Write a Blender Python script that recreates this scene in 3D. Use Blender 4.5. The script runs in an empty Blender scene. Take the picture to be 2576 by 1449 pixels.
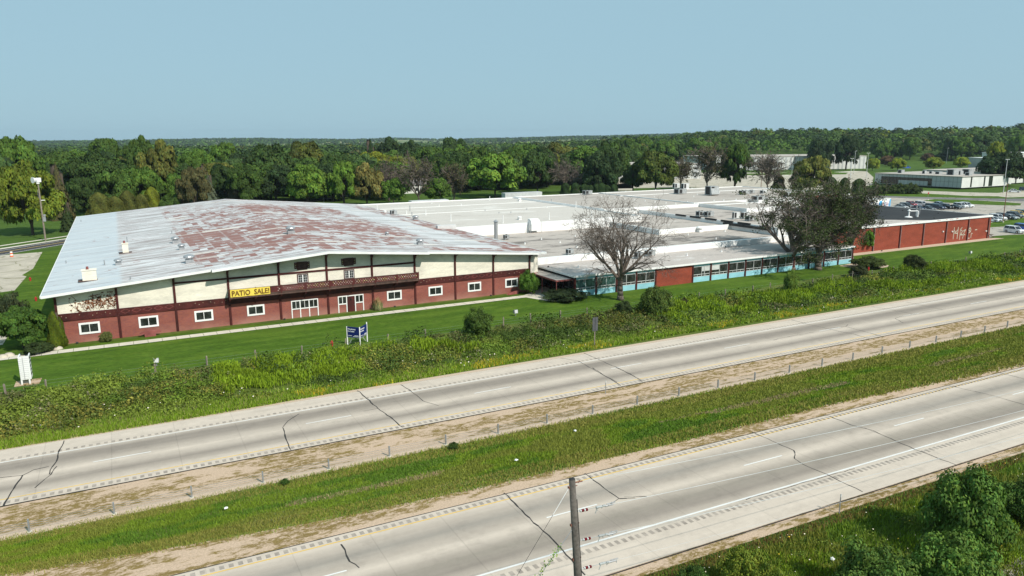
import bpy, math, random
import numpy as np
from mathutils import Vector, Matrix
S = bpy.context.scene
COL = S.collection
random.seed(7); RNG = np.random.default_rng(7)

# ------------------------------------------------------------------ camera
F = 1848.0; PITCH = math.atan(374.5/F); ROLL = -0.0047; YAW = math.radians(28.1); CH = 23.5
fw = np.array([math.sin(YAW)*math.cos(PITCH), math.cos(YAW)*math.cos(PITCH), -math.sin(PITCH)])
rt = np.array([math.cos(YAW), -math.sin(YAW), 0.0]); up = np.cross(rt, fw)
_c, _s = math.cos(ROLL), math.sin(ROLL)
r2 = _c*rt + _s*up; u2 = -_s*rt + _c*up
cd = bpy.data.cameras.new('camera'); cam = bpy.data.objects.new('camera', cd); COL.objects.link(cam)
cd.sensor_width = 36; cd.lens = F/2576*36; cd.clip_start = 0.5; cd.clip_end = 30000
M = Matrix(((r2[0], u2[0], -fw[0], 0), (r2[1], u2[1], -fw[1], 0), (r2[2], u2[2], -fw[2], CH), (0, 0, 0, 1)))
cam.matrix_world = M
S.camera = cam
S.render.resolution_x = 1024; S.render.resolution_y = 576

def ray(px, py): return fw + r2*(px-1288)/F - u2*(py-724.5)/F
def G(px, py, z=0.0):
    d = ray(px, py); t = (z-CH)/d[2]; return (d[0]*t, d[1]*t, z)
def V(px, py, Y):
    d = ray(px, py); t = Y/d[1]; return (d[0]*t, Y, CH+d[2]*t)
def conv(ox, oy, s): return lambda x, y: (ox+x/s, oy+y/s)
A1 = conv(0, 479.2, 3); A2 = conv(858.7, 479.2, 3); A3 = conv(1717.3, 479.2, 3)
B1 = conv(0, 319.4, 3); B2 = conv(858.7, 319.4, 3); B3 = conv(1717.3, 319.4, 3)
C1 = conv(0, 926.4, 2.773); C2 = conv(858.7, 926.4, 2.773); C3 = conv(1717.3, 926.4, 2.773)
R1 = conv(1437.5, 447.2, 5.76); R2 = conv(1852.8, 447.2, 5.76); R3 = conv(2128.8, 306.7, 5.76)
R4 = conv(2256.6, 479.2, 8.064); R5 = conv(1328.9, 607, 5.76); R6 = conv(1712.3, 607, 5.76)
L1 = conv(0, 670.9, 4.6); L2 = conv(543.1, 626.1, 7.56); L3 = conv(798.6, 626.1, 7.56)
L5 = conv(0, 415.3, 5.669); L6 = conv(1373.6, 1182, 5.427)

# ------------------------------------------------------------------ light
SUN = Vector((0.35, -1.0, 1.0)).normalized()
elev = math.asin(SUN.z); rot = math.atan2(SUN.x, SUN.y)
W = bpy.data.worlds.new("World"); S.world = W; W.use_nodes = True
wn = W.node_tree.nodes; wl = W.node_tree.links
bg = wn['Background']
sky = wn.new('ShaderNodeTexSky'); sky.sky_type = 'NISHITA'; sky.sun_disc = False
sky.sun_elevation = elev; sky.sun_rotation = rot
sky.air_density = 1.0; sky.dust_density = 1.2; sky.ozone_density = 2.0; sky.altitude = 200
mixs = wn.new('ShaderNodeMix'); mixs.data_type = 'RGBA'; mixs.inputs[0].default_value = 0.90
wl.new(sky.outputs[0], mixs.inputs[6]); mixs.inputs[7].default_value = (3.95, 6.25, 7.45, 1)
wl.new(mixs.outputs[2], bg.inputs[0]); bg.inputs[1].default_value = 0.085
sd = bpy.data.lights.new('sun', 'SUN'); sd.energy = 4.6; sd.angle = math.radians(0.5); sd.color = (1.0, 0.945, 0.86)
so = bpy.data.objects.new('sun', sd); COL.objects.link(so)
so.rotation_euler = SUN.to_track_quat('Z', 'Y').to_euler(); so.location = (0, 0, 300)
S.view_settings.view_transform = 'Standard'; S.view_settings.look = 'None'
S.view_settings.gamma = 1.0; S.view_settings.exposure = 0.12; S.view_settings.use_curve_mapping = False

# ------------------------------------------------------------------ helpers
def tag(o, label=None, cat=None, group=None, kind=None):
    if label: o['label'] = label
    if cat: o['category'] = cat
    if group: o['group'] = group
    if kind: o['kind'] = kind
    return o
def thing(name, label, cat, loc=(0, 0, 0), group=None, rz=0):
    o = bpy.data.objects.new(name, None); COL.objects.link(o); o.location = loc; o.rotation_euler = (0, 0, rz)
    o.empty_display_size = .3
    return tag(o, label, cat, group)
def link(name, me, mat=None, parent=None, loc=None):
    if mat is not None and not me.materials: me.materials.append(mat)
    o = bpy.data.objects.new(name, me); COL.objects.link(o)
    if loc is not None: o.location = loc
    if parent is not None: o.parent = parent
    return o
def fastmesh(name, v, f, col=None, smooth=False):
    """v Nx3, f MxK (constant K) numpy"""
    v = np.asarray(v, np.float32); f = np.asarray(f, np.int32); k = f.shape[1]
    me = bpy.data.meshes.new(name)
    me.vertices.add(len(v)); me.vertices.foreach_set('co', v.ravel())
    me.loops.add(f.size); me.loops.foreach_set('vertex_index', f.ravel())
    me.polygons.add(len(f)); me.polygons.foreach_set('loop_start', np.arange(0, f.size, k, dtype=np.int32))
    me.polygons.foreach_set('loop_total', np.full(len(f), k, np.int32))
    if smooth: me.polygons.foreach_set('use_smooth', np.ones(len(f), bool))
    me.update(calc_edges=True)
    if col is not None:
        a = me.color_attributes.new('Col', 'FLOAT_COLOR', 'POINT')
        c = np.ones((len(v), 4), np.float32); c[:, :3] = col; a.data.foreach_set('color', c.ravel())
    return me
class MB:
    """collects geometry for ONE mesh"""
    def __init__(s): s.v = []; s.f = []; s.c = []; s.cur = (1, 1, 1)
    def add(s, vs, fs):
        n = len(s.v); s.v += [tuple(p) for p in vs]; s.f += [tuple(i+n for i in q) for q in fs]; s.c += [s.cur]*len(vs); return s
    def box(s, x0, x1, y0, y1, z0, z1):
        return s.add([(x0, y0, z0), (x1, y0, z0), (x1, y1, z0), (x0, y1, z0), (x0, y0, z1), (x1, y0, z1), (x1, y1, z1), (x0, y1, z1)],
                     [(0, 3, 2, 1), (4, 5, 6, 7), (0, 1, 5, 4), (1, 2, 6, 5), (2, 3, 7, 6), (3, 0, 4, 7)])
    def cbox(s, x, y, z, w, d, h): return s.box(x-w/2, x+w/2, y-d/2, y+d/2, z, z+h)
    def prism(s, poly, axis, a, b):
        """poly 2D extruded along axis from a to b"""
        n = len(poly)
        def P(p, t): return (t, p[0], p[1]) if axis == 'x' else ((p[0], t, p[1]) if axis == 'y' else (p[0], p[1], t))
        vs = [P(p, a) for p in poly]+[P(p, b) for p in poly]
        return s.add(vs, [tuple(range(n))[::-1], tuple(range(n, 2*n))]+[(i, (i+1) % n, n+(i+1) % n, n+i) for i in range(n)])
    def cyl(s, x, y, z0, z1, r, r1=None, n=12):
        r1 = r if r1 is None else r1
        vs = [(x+r*math.cos(2*math.pi*i/n), y+r*math.sin(2*math.pi*i/n), z0) for i in range(n)]
        vs += [(x+r1*math.cos(2*math.pi*i/n), y+r1*math.sin(2*math.pi*i/n), z1) for i in range(n)]
        return s.add(vs, [tuple(range(n))[::-1], tuple(range(n, 2*n))]+[(i, (i+1) % n, n+(i+1) % n, n+i) for i in range(n)])
    def tube(s, a, b, r, r1=None, n=6):
        r1 = r if r1 is None else r1; a = Vector(a); b = Vector(b); d = (b-a).normalized()
        u = d.orthogonal().normalized(); w = d.cross(u)
        vs = [a+(u*math.cos(2*math.pi*i/n)+w*math.sin(2*math.pi*i/n))*r for i in range(n)]
        vs += [b+(u*math.cos(2*math.pi*i/n)+w*math.sin(2*math.pi*i/n))*r1 for i in range(n)]
        return s.add(vs, [tuple(range(n))[::-1], tuple(range(n, 2*n))]+[(i, (i+1) % n, n+(i+1) % n, n+i) for i in range(n)])
    def path(s, pts, r, n=6):
        for a, b in zip(pts[:-1], pts[1:]): s.tube(a, b, r, n=n)
        return s
    def dome(s, x, y, z, r, h, n=12, m=4):
        rings = []
        for j in range(m): 
            t = j/m*math.pi/2; rings.append([(x+r*math.cos(t)*math.cos(2*math.pi*i/n), y+r*math.cos(t)*math.sin(2*math.pi*i/n), z+h*math.sin(t)) for i in range(n)])
        vs = sum(rings, [])+[(x, y, z+h)]
        fs = [(j*n+i, j*n+(i+1) % n, (j+1)*n+(i+1) % n, (j+1)*n+i) for j in range(m-1) for i in range(n)]
        fs += [((m-1)*n+i, (m-1)*n+(i+1) % n, m*n) for i in range(n)]
        return s.add(vs, fs)
    def quad(s, a, b, c, d): return s.add([a, b, c, d], [(0, 1, 2, 3)])
    def mesh(s, name, smooth=False):
        me = bpy.data.meshes.new(name); me.from_pydata(s.v, [], s.f); me.update()
        if smooth: me.polygons.foreach_set('use_smooth', np.ones(len(me.polygons), bool))
        a = me.color_attributes.new('Col', 'FLOAT_COLOR', 'POINT')
        c = np.ones((len(s.v), 4), np.float32)
        if s.v: c[:, :3] = s.c
        a.data.foreach_set('color', c.ravel())
        return me
    def build(s, name, mat, parent=None, smooth=False, loc=None): return link(name, s.mesh(name, smooth), mat, parent, loc)
def copy_tree(o, parent=None):
    c = o.copy(); COL.objects.link(c); c.parent = parent
    for ch in list(o.children): copy_tree(ch, c)
    return c

# value noise for numpy
class VN:
    def __init__(s, seed): s.g = np.random.default_rng(seed).random((256, 256))
    def __call__(s, x, y):
        x = np.asarray(x, float); y = np.asarray(y, float)
        xi = np.floor(x).astype(int); yi = np.floor(y).astype(int); fx = x-xi; fy = y-yi
        fx = fx*fx*(3-2*fx); fy = fy*fy*(3-2*fy)
        g = s.g; a = g[xi % 256, yi % 256]; b = g[(xi+1) % 256, yi % 256]; c = g[xi % 256, (yi+1) % 256]; d = g[(xi+1) % 256, (yi+1) % 256]
        return (a*(1-fx)+b*fx)*(1-fy)+(c*(1-fx)+d*fx)*fy
    def fbm(s, x, y, o=3):
        r = 0; a = .5; t = 0
        for i in range(o): r = r+a*s(x*2**i+17*i, y*2**i+5*i); t += a; a *= .5
        return r/t
N1 = VN(1); N2 = VN(2); N3 = VN(3)

# ------------------------------------------------------------------ materials
class MT:
    def __init__(s, name, rough=.8, spec=.3):
        s.m = bpy.data.materials.new(name); s.m.use_nodes = True; s.n = s.m.node_tree.nodes; s.l = s.m.node_tree.links
        s.b = s.n['Principled BSDF']; s.b.inputs['Roughness'].default_value = rough
        s.b.inputs['Specular IOR Level'].default_value = spec
    def N(s, t, **k):
        n = s.n.new(t)
        for a, b in k.items(): setattr(n, a, b)
        return n
    def coords(s, scale=(1, 1, 1), rotz=0, loc=(0, 0, 0)):
        tc = s.N('ShaderNodeNewGeometry'); mp = s.N('ShaderNodeMapping'); mp.inputs['Scale'].default_value = scale
        mp.inputs['Rotation'].default_value = (0, 0, rotz); mp.inputs['Location'].default_value = loc
        s.l.new(tc.outputs['Position'], mp.inputs['Vector']); return mp.outputs[0]
    def obj(s, scale=(1, 1, 1)):
        tc = s.N('ShaderNodeTexCoord'); mp = s.N('ShaderNodeMapping'); mp.inputs['Scale'].default_value = scale
        s.l.new(tc.outputs['Object'], mp.inputs['Vector']); return mp.outputs[0]
    def noise(s, vec, scale=1, detail=4, rough=.55):
        n = s.N('ShaderNodeTexNoise'); n.inputs['Scale'].default_value = scale; n.inputs['Detail'].default_value = detail
        n.inputs['Roughness'].default_value = rough; s.l.new(vec, n.inputs['Vector']); return n.outputs['Fac']
    def ramp(s, fac, *stops):
        r = s.N('ShaderNodeValToRGB'); e = r.color_ramp.elements
        while len(e) < len(stops): e.new(.5)
        for i, (p, c) in enumerate(stops):
            e[i].position = p; e[i].color = (c, c, c, 1) if isinstance(c, (int, float)) else (*c, 1)
        s.l.new(fac, r.inputs[0]); return r.outputs[0]
    def mix(s, fac, a, b, mode='MIX'):
        m = s.N('ShaderNodeMix'); m.data_type = 'RGBA'; m.blend_type = mode
        for i, x in ((0, fac), (6, a), (7, b)):
            if isinstance(x, (int, float)): m.inputs[i].default_value = x if i == 0 else (x, x, x, 1)
            elif isinstance(x, tuple): m.inputs[i].default_value = (*x, 1)
            else: s.l.new(x, m.inputs[i])
        return m.outputs[2]
    def math(s, op, a, b=0, c=None):
        m = s.N('ShaderNodeMath'); m.operation = op
        for i, x in enumerate((a, b, c)):
            if x is None: continue
            if isinstance(x, (int, float)): m.inputs[i].default_value = x
            else: s.l.new(x, m.inputs[i])
        return m.outputs[0]
    def sep(s, vec):
        n = s.N('ShaderNodeSeparateXYZ'); s.l.new(vec, n.inputs[0]); return n.outputs
    def out(s, col, bump=None, bs=.3, bd=.05):
        if isinstance(col, tuple): s.b.inputs['Base Color'].default_value = (*col, 1)
        else: s.l.new(col, s.b.inputs['Base Color'])
        if bump is not None:
            bn = s.N('ShaderNodeBump'); bn.inputs['Strength'].default_value = bs; bn.inputs['Distance'].default_value = bd
            s.l.new(bump, bn.inputs['Height']); s.l.new(bn.outputs[0], s.b.inputs['Normal'])
        return s.m
def simple(name, c, rough=.7, var=.12, scale=3, metal=0, spec=.3, vcol=False):
    m = MT(name, rough, spec); m.b.inputs['Metallic'].default_value = metal
    f = m.noise(m.obj(), scale, 3)
    f2 = m.noise(m.obj((1, 1, .25)), scale*.35, 4)
    k = m.ramp(m.math('MULTIPLY_ADD', f2, .5, m.math('MULTIPLY', f, .5)), (.3, 1-var*1.6), (.7, 1+var*.4))
    base = tuple(c)
    if vcol:
        a = m.N('ShaderNodeAttribute', attribute_name='Col'); base = a.outputs['Color']
    return m.out(m.mix(1.0, base, k, 'MULTIPLY'))
MAT = {}
MAT['white'] = simple('white_paint', (.80, .80, .78), .6, .08, 1.2)
MAT['offwhite'] = simple('off_white_metal', (.62, .63, .62), .55, .2, .8)
MAT['galv'] = simple('galvanised_metal', (.42, .43, .44), .45, .2, 5, .5)
MAT['hvac'] = simple('rooftop_unit_metal', (.40, .42, .42), .6, .3, 1.5)
MAT['grille'] = simple('dark_grille', (.035, .035, .035), .7, .2)
MAT['maroon'] = simple('maroon_stained_wood', (.085, .016, .014), .6, .45, 1.3)
MAT['darkwood'] = simple('weathered_dark_wood', (.13, .075, .06), .8, .5, 4)
MAT['rail'] = simple('maroon_rail', (.10, .02, .018), .65, .3, 3)
MAT['redtrim'] = simple('faded_red_trim', (.30, .09, .08), .7, .3, 2)
MAT['woodpost'] = simple('grey_post_wood', (.30, .25, .20), .9, .3, 5)
MAT['polewood'] = simple('pole_wood', (.13, .115, .10), .9, .45, 6)
MAT['bark'] = simple('tree_bark', (.105, .08, .06), .95, .4, 2)
MAT['deadbark'] = simple('dead_bark', (.17, .135, .11), .95, .35, 2)
MAT['curb'] = simple('pale_concrete', (.62, .57, .47), .9, .12, 1.2)
MAT['yellow'] = simple('banner_yellow', (.80, .60, .09), .6, .1, 1.5)
MAT['brown'] = simple('letter_brown', (.13, .05, .01), .6, .1)
MAT['blue'] = simple('sign_blue', (.006, .018, .13), .5, .1)
MAT['bluelight'] = simple('logo_light_blue', (.08, .42, .75), .5, .1)
MAT['red'] = simple('red_paint', (.45, .03, .03), .5, .2)
MAT['orange'] = simple('barrel_orange', (.75, .13, .03), .5, .1)
MAT['rust'] = simple('rusty_pole', (.24, .10, .07), .7, .3, 6)
MAT['stone'] = simple('stone', (.50, .45, .36), .9, .3, 1.5)
MAT['tire'] = simple('tyre_rubber', (.02, .02, .02), .8, .1)
MAT['vtext'] = simple('painted_ornament', (1, 1, 1), .7, .05, 3, vcol=True)
MAT['black'] = simple('black_plastic', (.02, .02, .02), .6, .1)
def glass(name, c, rough=.08):
    m = MT(name, rough, .6); f = m.noise(m.obj((1, 1, 1)), 1.3, 2)
    return m.out(m.mix(m.ramp(f, (.4, 0.0), (.62, 1.0)), c, tuple(min(1, x*2.2+.01) for x in c)))
MAT['glass'] = glass('dark_window_glass', (.012, .014, .014))
MAT['tealglass'] = glass('teal_window_glass', (.03, .065, .06))
MAT['carglass'] = glass('car_glass', (.015, .02, .025), .05)
def mat_brick(name, c1, c2, mortar, sx=1, patch=None, bw=.22, bh=.075, ms=.012):
    m = MT(name, .9, .2)
    g = m.N('ShaderNodeNewGeometry'); x, y, z = m.sep(g.outputs['Position'])
    cx = m.N('ShaderNodeCombineXYZ'); m.l.new(m.math('ADD', x, y), cx.inputs[0]); m.l.new(z, cx.inputs[1])
    b = m.N('ShaderNodeTexBrick'); m.l.new(cx.outputs[0], b.inputs['Vector']); b.inputs['Scale'].default_value = 1
    b.inputs['Color1'].default_value = (*c1, 1); b.inputs['Color2'].default_value = (*c2, 1); b.inputs['Mortar'].default_value = (*mortar, 1)
    b.inputs['Brick Width'].default_value = bw; b.inputs['Row Height'].default_value = bh; b.inputs['Mortar Size'].default_value = ms
    f = m.noise(m.coords((.25, .25, .8)), 1.2, 5, .65)
    col = m.mix(1.0, b.outputs['Color'], m.ramp(f, (.3, .78), (.7, 1.12)), 'MULTIPLY')
    if patch:
        # pale efflorescence near the ground
        h = m.math('SUBTRACT', 1.0, m.math('MULTIPLY', z, .8)); f2 = m.noise(m.coords((.22, .22, .3), loc=(3, 0, 0)), 1.0, 4)
        k = m.ramp(m.math('MULTIPLY', m.ramp(h, (0.0, 0.0), (1.0, 1.0)), m.ramp(f2, (.38, 0.0), (.6, 1.0))), (0, 0.0), (1.0, .55))
        col = m.mix(k, col, patch)
    return m.out(col)
MAT['redbrick'] = mat_brick('red_brick', (.30, .078, .046), (.21, .050, .050), (.26, .125, .10), patch=(.44, .25, .20))
MAT['orangebrick'] = mat_brick('orange_brick', (.29, .056, .028), (.21, .042, .024), (.25, .08, .055), ms=.008)
MAT['creambrick'] = mat_brick('cream_brick', (.82, .77, .64), (.72, .68, .57), (.64, .60, .52), bw=.3, bh=.1)
MAT['bluepanel'] = simple('sky_blue_panel', (.30, .60, .68), .6, .18, .9)
def mat_ground():
    m = MT('ground_grass', 1, .1)
    a = m.noise(m.coords((.12, .35, 1), rotz=0), 1, 5, .6); b = m.noise(m.coords(), .02, 3); c = m.noise(m.coords((1.2, 3.2, 1)), 1.0, 4, .7)
    col = m.ramp(a, (.3, (.045, .088, .012)), (.55, (.065, .115, .018)), (.75, (.10, .145, .03)))
    col = m.mix(1.0, col, m.ramp(c, (.25, .72), (.75, 1.2)), 'MULTIPLY')
    # far fields: pale green and tan patches
    v = m.N('ShaderNodeTexVoronoi'); v.inputs['Scale'].default_value = .0022; m.l.new(m.coords((1, 1, 0)), v.inputs['Vector'])
    fc = m.mix(m.sep(v.outputs['Color'])[0], (.13, .17, .06), (.26, .25, .13))
    g = m.N('ShaderNodeNewGeometry'); ln = m.N('ShaderNodeVectorMath', operation='LENGTH'); m.l.new(g.outputs['Position'], ln.inputs[0])
    far = m.ramp(m.math('DIVIDE', ln.outputs['Value'], 2000), (.45, 0.0), (.6, 1.0))
    return m.out(m.mix(far, col, fc))
MAT['ground'] = mat_ground()
def mat_lawn(name, dark, mid, light, blotch=.0):
    m = MT(name, 1, .1)
    a = m.noise(m.coords((.14, .45, 1), rotz=.02), 1, 6, .72); c = m.noise(m.coords((.9, 2.2, 1)), 1.6, 5, .8); d = m.noise(m.coords(), .06, 3)
    col = m.ramp(a, (.32, dark), (.5, mid), (.70, light))
    col = m.mix(1.0, col, m.ramp(c, (.30, .52), (.5, 1.0), (.70, 1.42)), 'MULTIPLY'); w = m.math('SINE', m.math('MULTIPLY', m.math('ADD', m.sep(m.coords())[1], m.math('MULTIPLY', m.noise(m.coords((.05, .05, 1)), 1, 2), 6)), 2.6)); col = m.mix(1.0, col, m.ramp(m.math('MULTIPLY_ADD', w, .5, .5), (0, .93), (1, 1.05)), 'MULTIPLY')
    col = m.mix(m.ramp(d, (.55, 0.0), (.72, .5)), col, light)
    return m.out(col, c, .5, .05)
MAT['lawn'] = mat_lawn('mown_lawn', (.040, .082, .008), (.062, .116, .011), (.105, .160, .019))
MAT['meadow'] = mat_lawn('rough_meadow_soil', (.06, .09, .02), (.09, .125, .022), (.14, .15, .04))
MAT['medgrass'] = mat_lawn('median_turf', (.09, .13, .025), (.13, .17, .035), (.22, .20, .09))
def mat_gravel(name, tan, veg, vegc, amount):
    m = MT(name, 1, .1)
    a = m.noise(m.coords((.5, 1.3, 1)), 1.1, 5, .7); f = m.noise(m.coords(), 9, 3, .7); l = m.noise(m.coords((.08, .6, 1)), 1, 3)
    col = m.mix(1.0, tan, m.ramp(f, (.3, .78), (.7, 1.15)), 'MULTIPLY')
    k = m.ramp(m.math('MULTIPLY_ADD', l, .6, m.math('MULTIPLY', a, .6)), (amount, 0.0), (amount+.05, 1.0))
    k = m.math('MULTIPLY', k, m.ramp(m.noise(m.coords((.5, 1, 1)), 2.6, 5, .85), (.42, 0.0), (.52, 1.0)))
    return m.out(m.mix(k, col, m.mix(a, veg, vegc)), f, .4, .02)
MAT['gravel'] = mat_gravel('roadside_gravel', (.50, .37, .265), (.15, .095, .045), (.25, .185, .055), .56)
MAT['cleangravel'] = mat_gravel('clean_gravel', (.51, .395, .295), (.3, .25, .12), (.3, .26, .1), .75)
def mat_road(name, bands, seed):
    """UV: u metres along, v 0..1 across"""
    m = MT(name, .9, .25); uv = m.N('ShaderNodeUVMap'); x, y, z = m.sep(uv.outputs[0])
    cb = m.N('ShaderNodeCombineXYZ'); m.l.new(m.math('MULTIPLY', x, .02), cb.inputs[0]); m.l.new(m.math('MULTIPLY', y, 9.0), cb.inputs[1])
    wob = m.noise(cb.outputs[0], 1.6, 3)
    vv = m.math('ADD', y, m.math('MULTIPLY', m.math('SUBTRACT', wob, .5), .035))
    base = m.ramp(vv, *bands)
    a = m.noise(m.coords((.10, 1.2, 1), loc=(seed, 0, 0)), 1, 4, .6); b = m.noise(m.coords(), 1.3, 5, .8); c = m.noise(m.coords(loc=(seed, 3, 0)), 14, 2, .9)
    col = m.mix(1.0, base, m.ramp(a, (.3, .90), (.7, 1.05)), 'MULTIPLY')
    col = m.mix(1.0, col, m.ramp(b, (.3, .93), (.7, 1.04)), 'MULTIPLY')
    col = m.mix(1.0, col, m.ramp(c, (.22, .72), (.34, 1.0)), 'MULTIPLY')
    d = m.noise(m.coords(loc=(seed, 9, 0)), .45, 6, .75); col = m.mix(1.0, col, m.ramp(d, (.30, .86), (.48, 1.0), (.75, 1.04)), 'MULTIPLY')
    jn = m.ramp(m.math('ABSOLUTE', m.math('SUBTRACT', m.math('FRACT', m.math('DIVIDE', x, 4.6)), .5)), (.0, .84), (.012, 1.0)); col = m.mix(1.0, col, jn, 'MULTIPLY')
    return m.out(col, c, .15, .01)
cl = (.545, .465, .385); cm = (.415, .353, .293); ck = (.270, .230, .192)
# v=0 south edge .. v=1 north edge
MAT['road_far'] = mat_road('far_concrete', [(0, cl), (.10, cl), (.19, cm), (.26, ck), (.33, cm), (.42, cl), (.50, cm), (.60, ck), (.68, ck), (.74, cm), (.765, cl), (1, cl)], 3)
MAT['road_near'] = mat_road('near_concrete', [(0, cl), (.26, cl), (.31, cm), (.38, ck), (.47, (.30, .26, .213)), (.54, cm), (.6, cl), (.68, cm), (.76, (.30, .265, .225)), (.84, cm), (.92, cl), (1, cl)], 9)
MAT['paintw'] = simple('road_paint_white', (.70, .69, .66), .7, .1, 1)
MAT['painty'] = simple('road_paint_yellow', (.72, .47, .12), .7, .15, 1)
MAT['rumble'] = simple('rumble_groove', (.40, .342, .288), .9, .3, 2)
MAT['sealedge'] = simple('tar_seal_and_dark_edge', (.045, .043, .04), .85, .3, 2)
MAT['asphalt'] = simple('dark_asphalt', (.055, .055, .058), .9, .15, .3)
def mat_lot(name, c, crack):
    m = MT(name, .95, .2); g = m.coords((1, 1, 0), rotz=.25)
    v = m.N('ShaderNodeTexVoronoi', feature='DISTANCE_TO_EDGE'); v.inputs['Scale'].default_value = .13; 
    n = m.noise(m.coords(), .25, 5, .7); ad = m.N('ShaderNodeVectorMath', operation='ADD'); m.l.new(g, ad.inputs[0])
    nn = m.N('ShaderNodeTexNoise'); nn.inputs['Scale'].default_value = .15; m.l.new(g, nn.inputs['Vector'])
    sc = m.N('ShaderNodeVectorMath', operation='SCALE'); m.l.new(nn.outputs['Color'], sc.inputs[0]); sc.inputs['Scale'].default_value = 8
    m.l.new(sc.outputs[0], ad.inputs[1]); m.l.new(ad.outputs[0], v.inputs['Vector'])
    k = m.ramp(v.outputs['Distance'], (.008, 1.0), (.03, 0.0))
    col = m.mix(1.0, c, m.ramp(n, (.3, .74), (.7, 1.12)), 'MULTIPLY')
    return m.out(m.mix(m.math('MULTIPLY', k, .8), col, crack))
MAT['lot'] = mat_lot('lot_concrete', (.47, .42, .34), (.20, .19, .11))
MAT['greylot'] = mat_lot('lot_grey_asphalt', (.41, .37, .315), (.13, .12, .10))
MAT['darklot'] = mat_lot('lot_dark_asphalt', (.17, .165, .16), (.10, .09, .08))
def mat_swiss():
    m = MT('weathered_metal_roof', .6, .35); x, y, z = m.sep(m.coords())
    # sheets run down the slope (along X): streaks, dirt and rust follow them
    st = m.noise(m.coords((.42, 1.15, .1)), 1, 8, .80); st2 = m.noise(m.coords((.10, .55, .1), loc=(40, 0, 0)), 1, 5, .7); st3 = m.noise(m.coords((.13, 1.05, .1), loc=(11, 3, 0)), 1, 7, .78)
    big = m.noise(m.coords((.09, .05, .1), loc=(2, 7, 0)), 1, 3, .5)
    def cell(sx, sy, off):
        w = m.N('ShaderNodeTexWhiteNoise', noise_dimensions='2D'); c = m.N('ShaderNodeCombineXYZ')
        m.l.new(m.math('FLOOR', m.math('DIVIDE', m.math('ADD', x, off), sx)), c.inputs[0]); m.l.new(m.math('FLOOR', m.math('DIVIDE', y, sy)), c.inputs[1]); m.l.new(c.outputs[0], w.inputs['Vector'])
        return w.outputs['Value']
    xr = m.math('DIVIDE', m.math('ADD', x, 10), 70); yr = m.math('DIVIDE', m.math('SUBTRACT', y, 96), 104)
    X = lambda v: (v+10)/70
    Y = lambda v: (v-96)/104
    clean = m.mix(m.ramp(st2, (.38, 0.0), (.60, 1.0)), (.42, .415, .405), (.66, .66, .655))
    blue = m.mix(m.ramp(st2, (.35, 0.0), (.65, 1.0)), (.45, .49, .515), (.56, .595, .605))
    leftclean = m.ramp(xr, (X(-.8), 1.0), (X(-.3), 0.0)); rightclean = m.math('MULTIPLY', m.ramp(xr, (X(46.3), 0.0), (X(47), 1.0), (X(53), 1.0), (X(53.6), 0.0)), m.ramp(yr, (Y(101), 0.0), (Y(102), 1.0)))
    base = m.mix(leftclean, clean, blue)
    dirt = m.ramp(st3, (.50, 0.0), (.57, 1.0)); dirt2 = m.ramp(st, (.50, 0.0), (.58, 1.0))
    calm = m.math('SUBTRACT', 1.0, m.math('MAXIMUM', m.math('MULTIPLY', leftclean, .84), m.math('MULTIPLY', rightclean, .8)))
    col = m.mix(m.math('MULTIPLY', m.math('MULTIPLY', dirt, .85), calm), base, (.25, .195, .18))
    col = m.mix(m.math('MULTIPLY', m.math('MULTIPLY', dirt2, .45), calm), col, (.40, .33, .31))
    lap = m.ramp(m.math('ABSOLUTE', m.math('SUBTRACT', m.math('FRACT', m.math('DIVIDE', y, 7.4)), .5)), (.0, 1.0), (.035, 0.0))
    lap = m.math('MULTIPLY', lap, m.ramp(m.noise(m.coords((.25, .3, 1)), 1, 3), (.42, .15), (.52, 1.0)))
    col = m.mix(m.math('MULTIPLY', lap, .75), col, (.20, .15, .14))
    reg = m.math('MULTIPLY', m.ramp(xr, (X(8.1), .15), (X(8.4), .95), (X(24), 1.0), (X(36), .92), (X(44), .8), (X(46), .72), (X(47), .15), (X(53), .15), (X(53.6), .9)),
                 m.ramp(yr, (Y(98.8), .0), (Y(99.8), .75), (Y(104), .97), (Y(146), 1.0), (Y(150), .84), (Y(183), .82), (Y(190), .5)))
    strip = m.math('MULTIPLY', m.ramp(xr, (X(39.5), 0.0), (X(40.5), 1.0), (X(56.5), 1.0)), m.ramp(yr, (Y(99.0), 0.0), (Y(99.5), 1.0), (Y(102.8), 1.0), (Y(103.6), 0.0)))
    cA = cell(1.0, 1.3, 0); cB = cell(3.1, 6.2, 1)
    t = m.math('ADD', m.math('MULTIPLY', st, .62), m.math('ADD', m.math('MULTIPLY', big, .38), m.math('ADD', m.math('MULTIPLY', m.math('SUBTRACT', cA, .5), .20), m.math('MULTIPLY', m.math('SUBTRACT', cB, .5), .11))))
    t = m.math('ADD', t, m.math('ADD', m.math('MULTIPLY', reg, .30), m.math('MULTIPLY', strip, .12)))
    rust = m.ramp(t, (.735, 0.0), (.775, 1.0))
    sx = m.ramp(m.math('ABSOLUTE', m.math('SUBTRACT', m.math('FRACT', m.math('DIVIDE', m.math('ADD', x, .5), 3.1)), .5)), (.44, 1.0), (.47, .7))
    sy = m.ramp(m.math('ABSOLUTE', m.math('SUBTRACT', m.math('FRACT', m.math('DIVIDE', y, 3.1)), .5)), (.40, 1.0), (.45, .72))
    rust = m.math('MULTIPLY', rust, m.math('MAXIMUM', m.math('MULTIPLY', sx, sy), strip))
    rc = m.mix(m.ramp(st3, (.4, 0.0), (.6, 1.0)), (.20, .062, .042), (.29, .135, .10))
    col = m.mix(m.math('MULTIPLY', rust, .92), col, rc)
    w = m.N('ShaderNodeTexWhiteNoise', noise_dimensions='2D'); c = m.N('ShaderNodeCombineXYZ')
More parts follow.
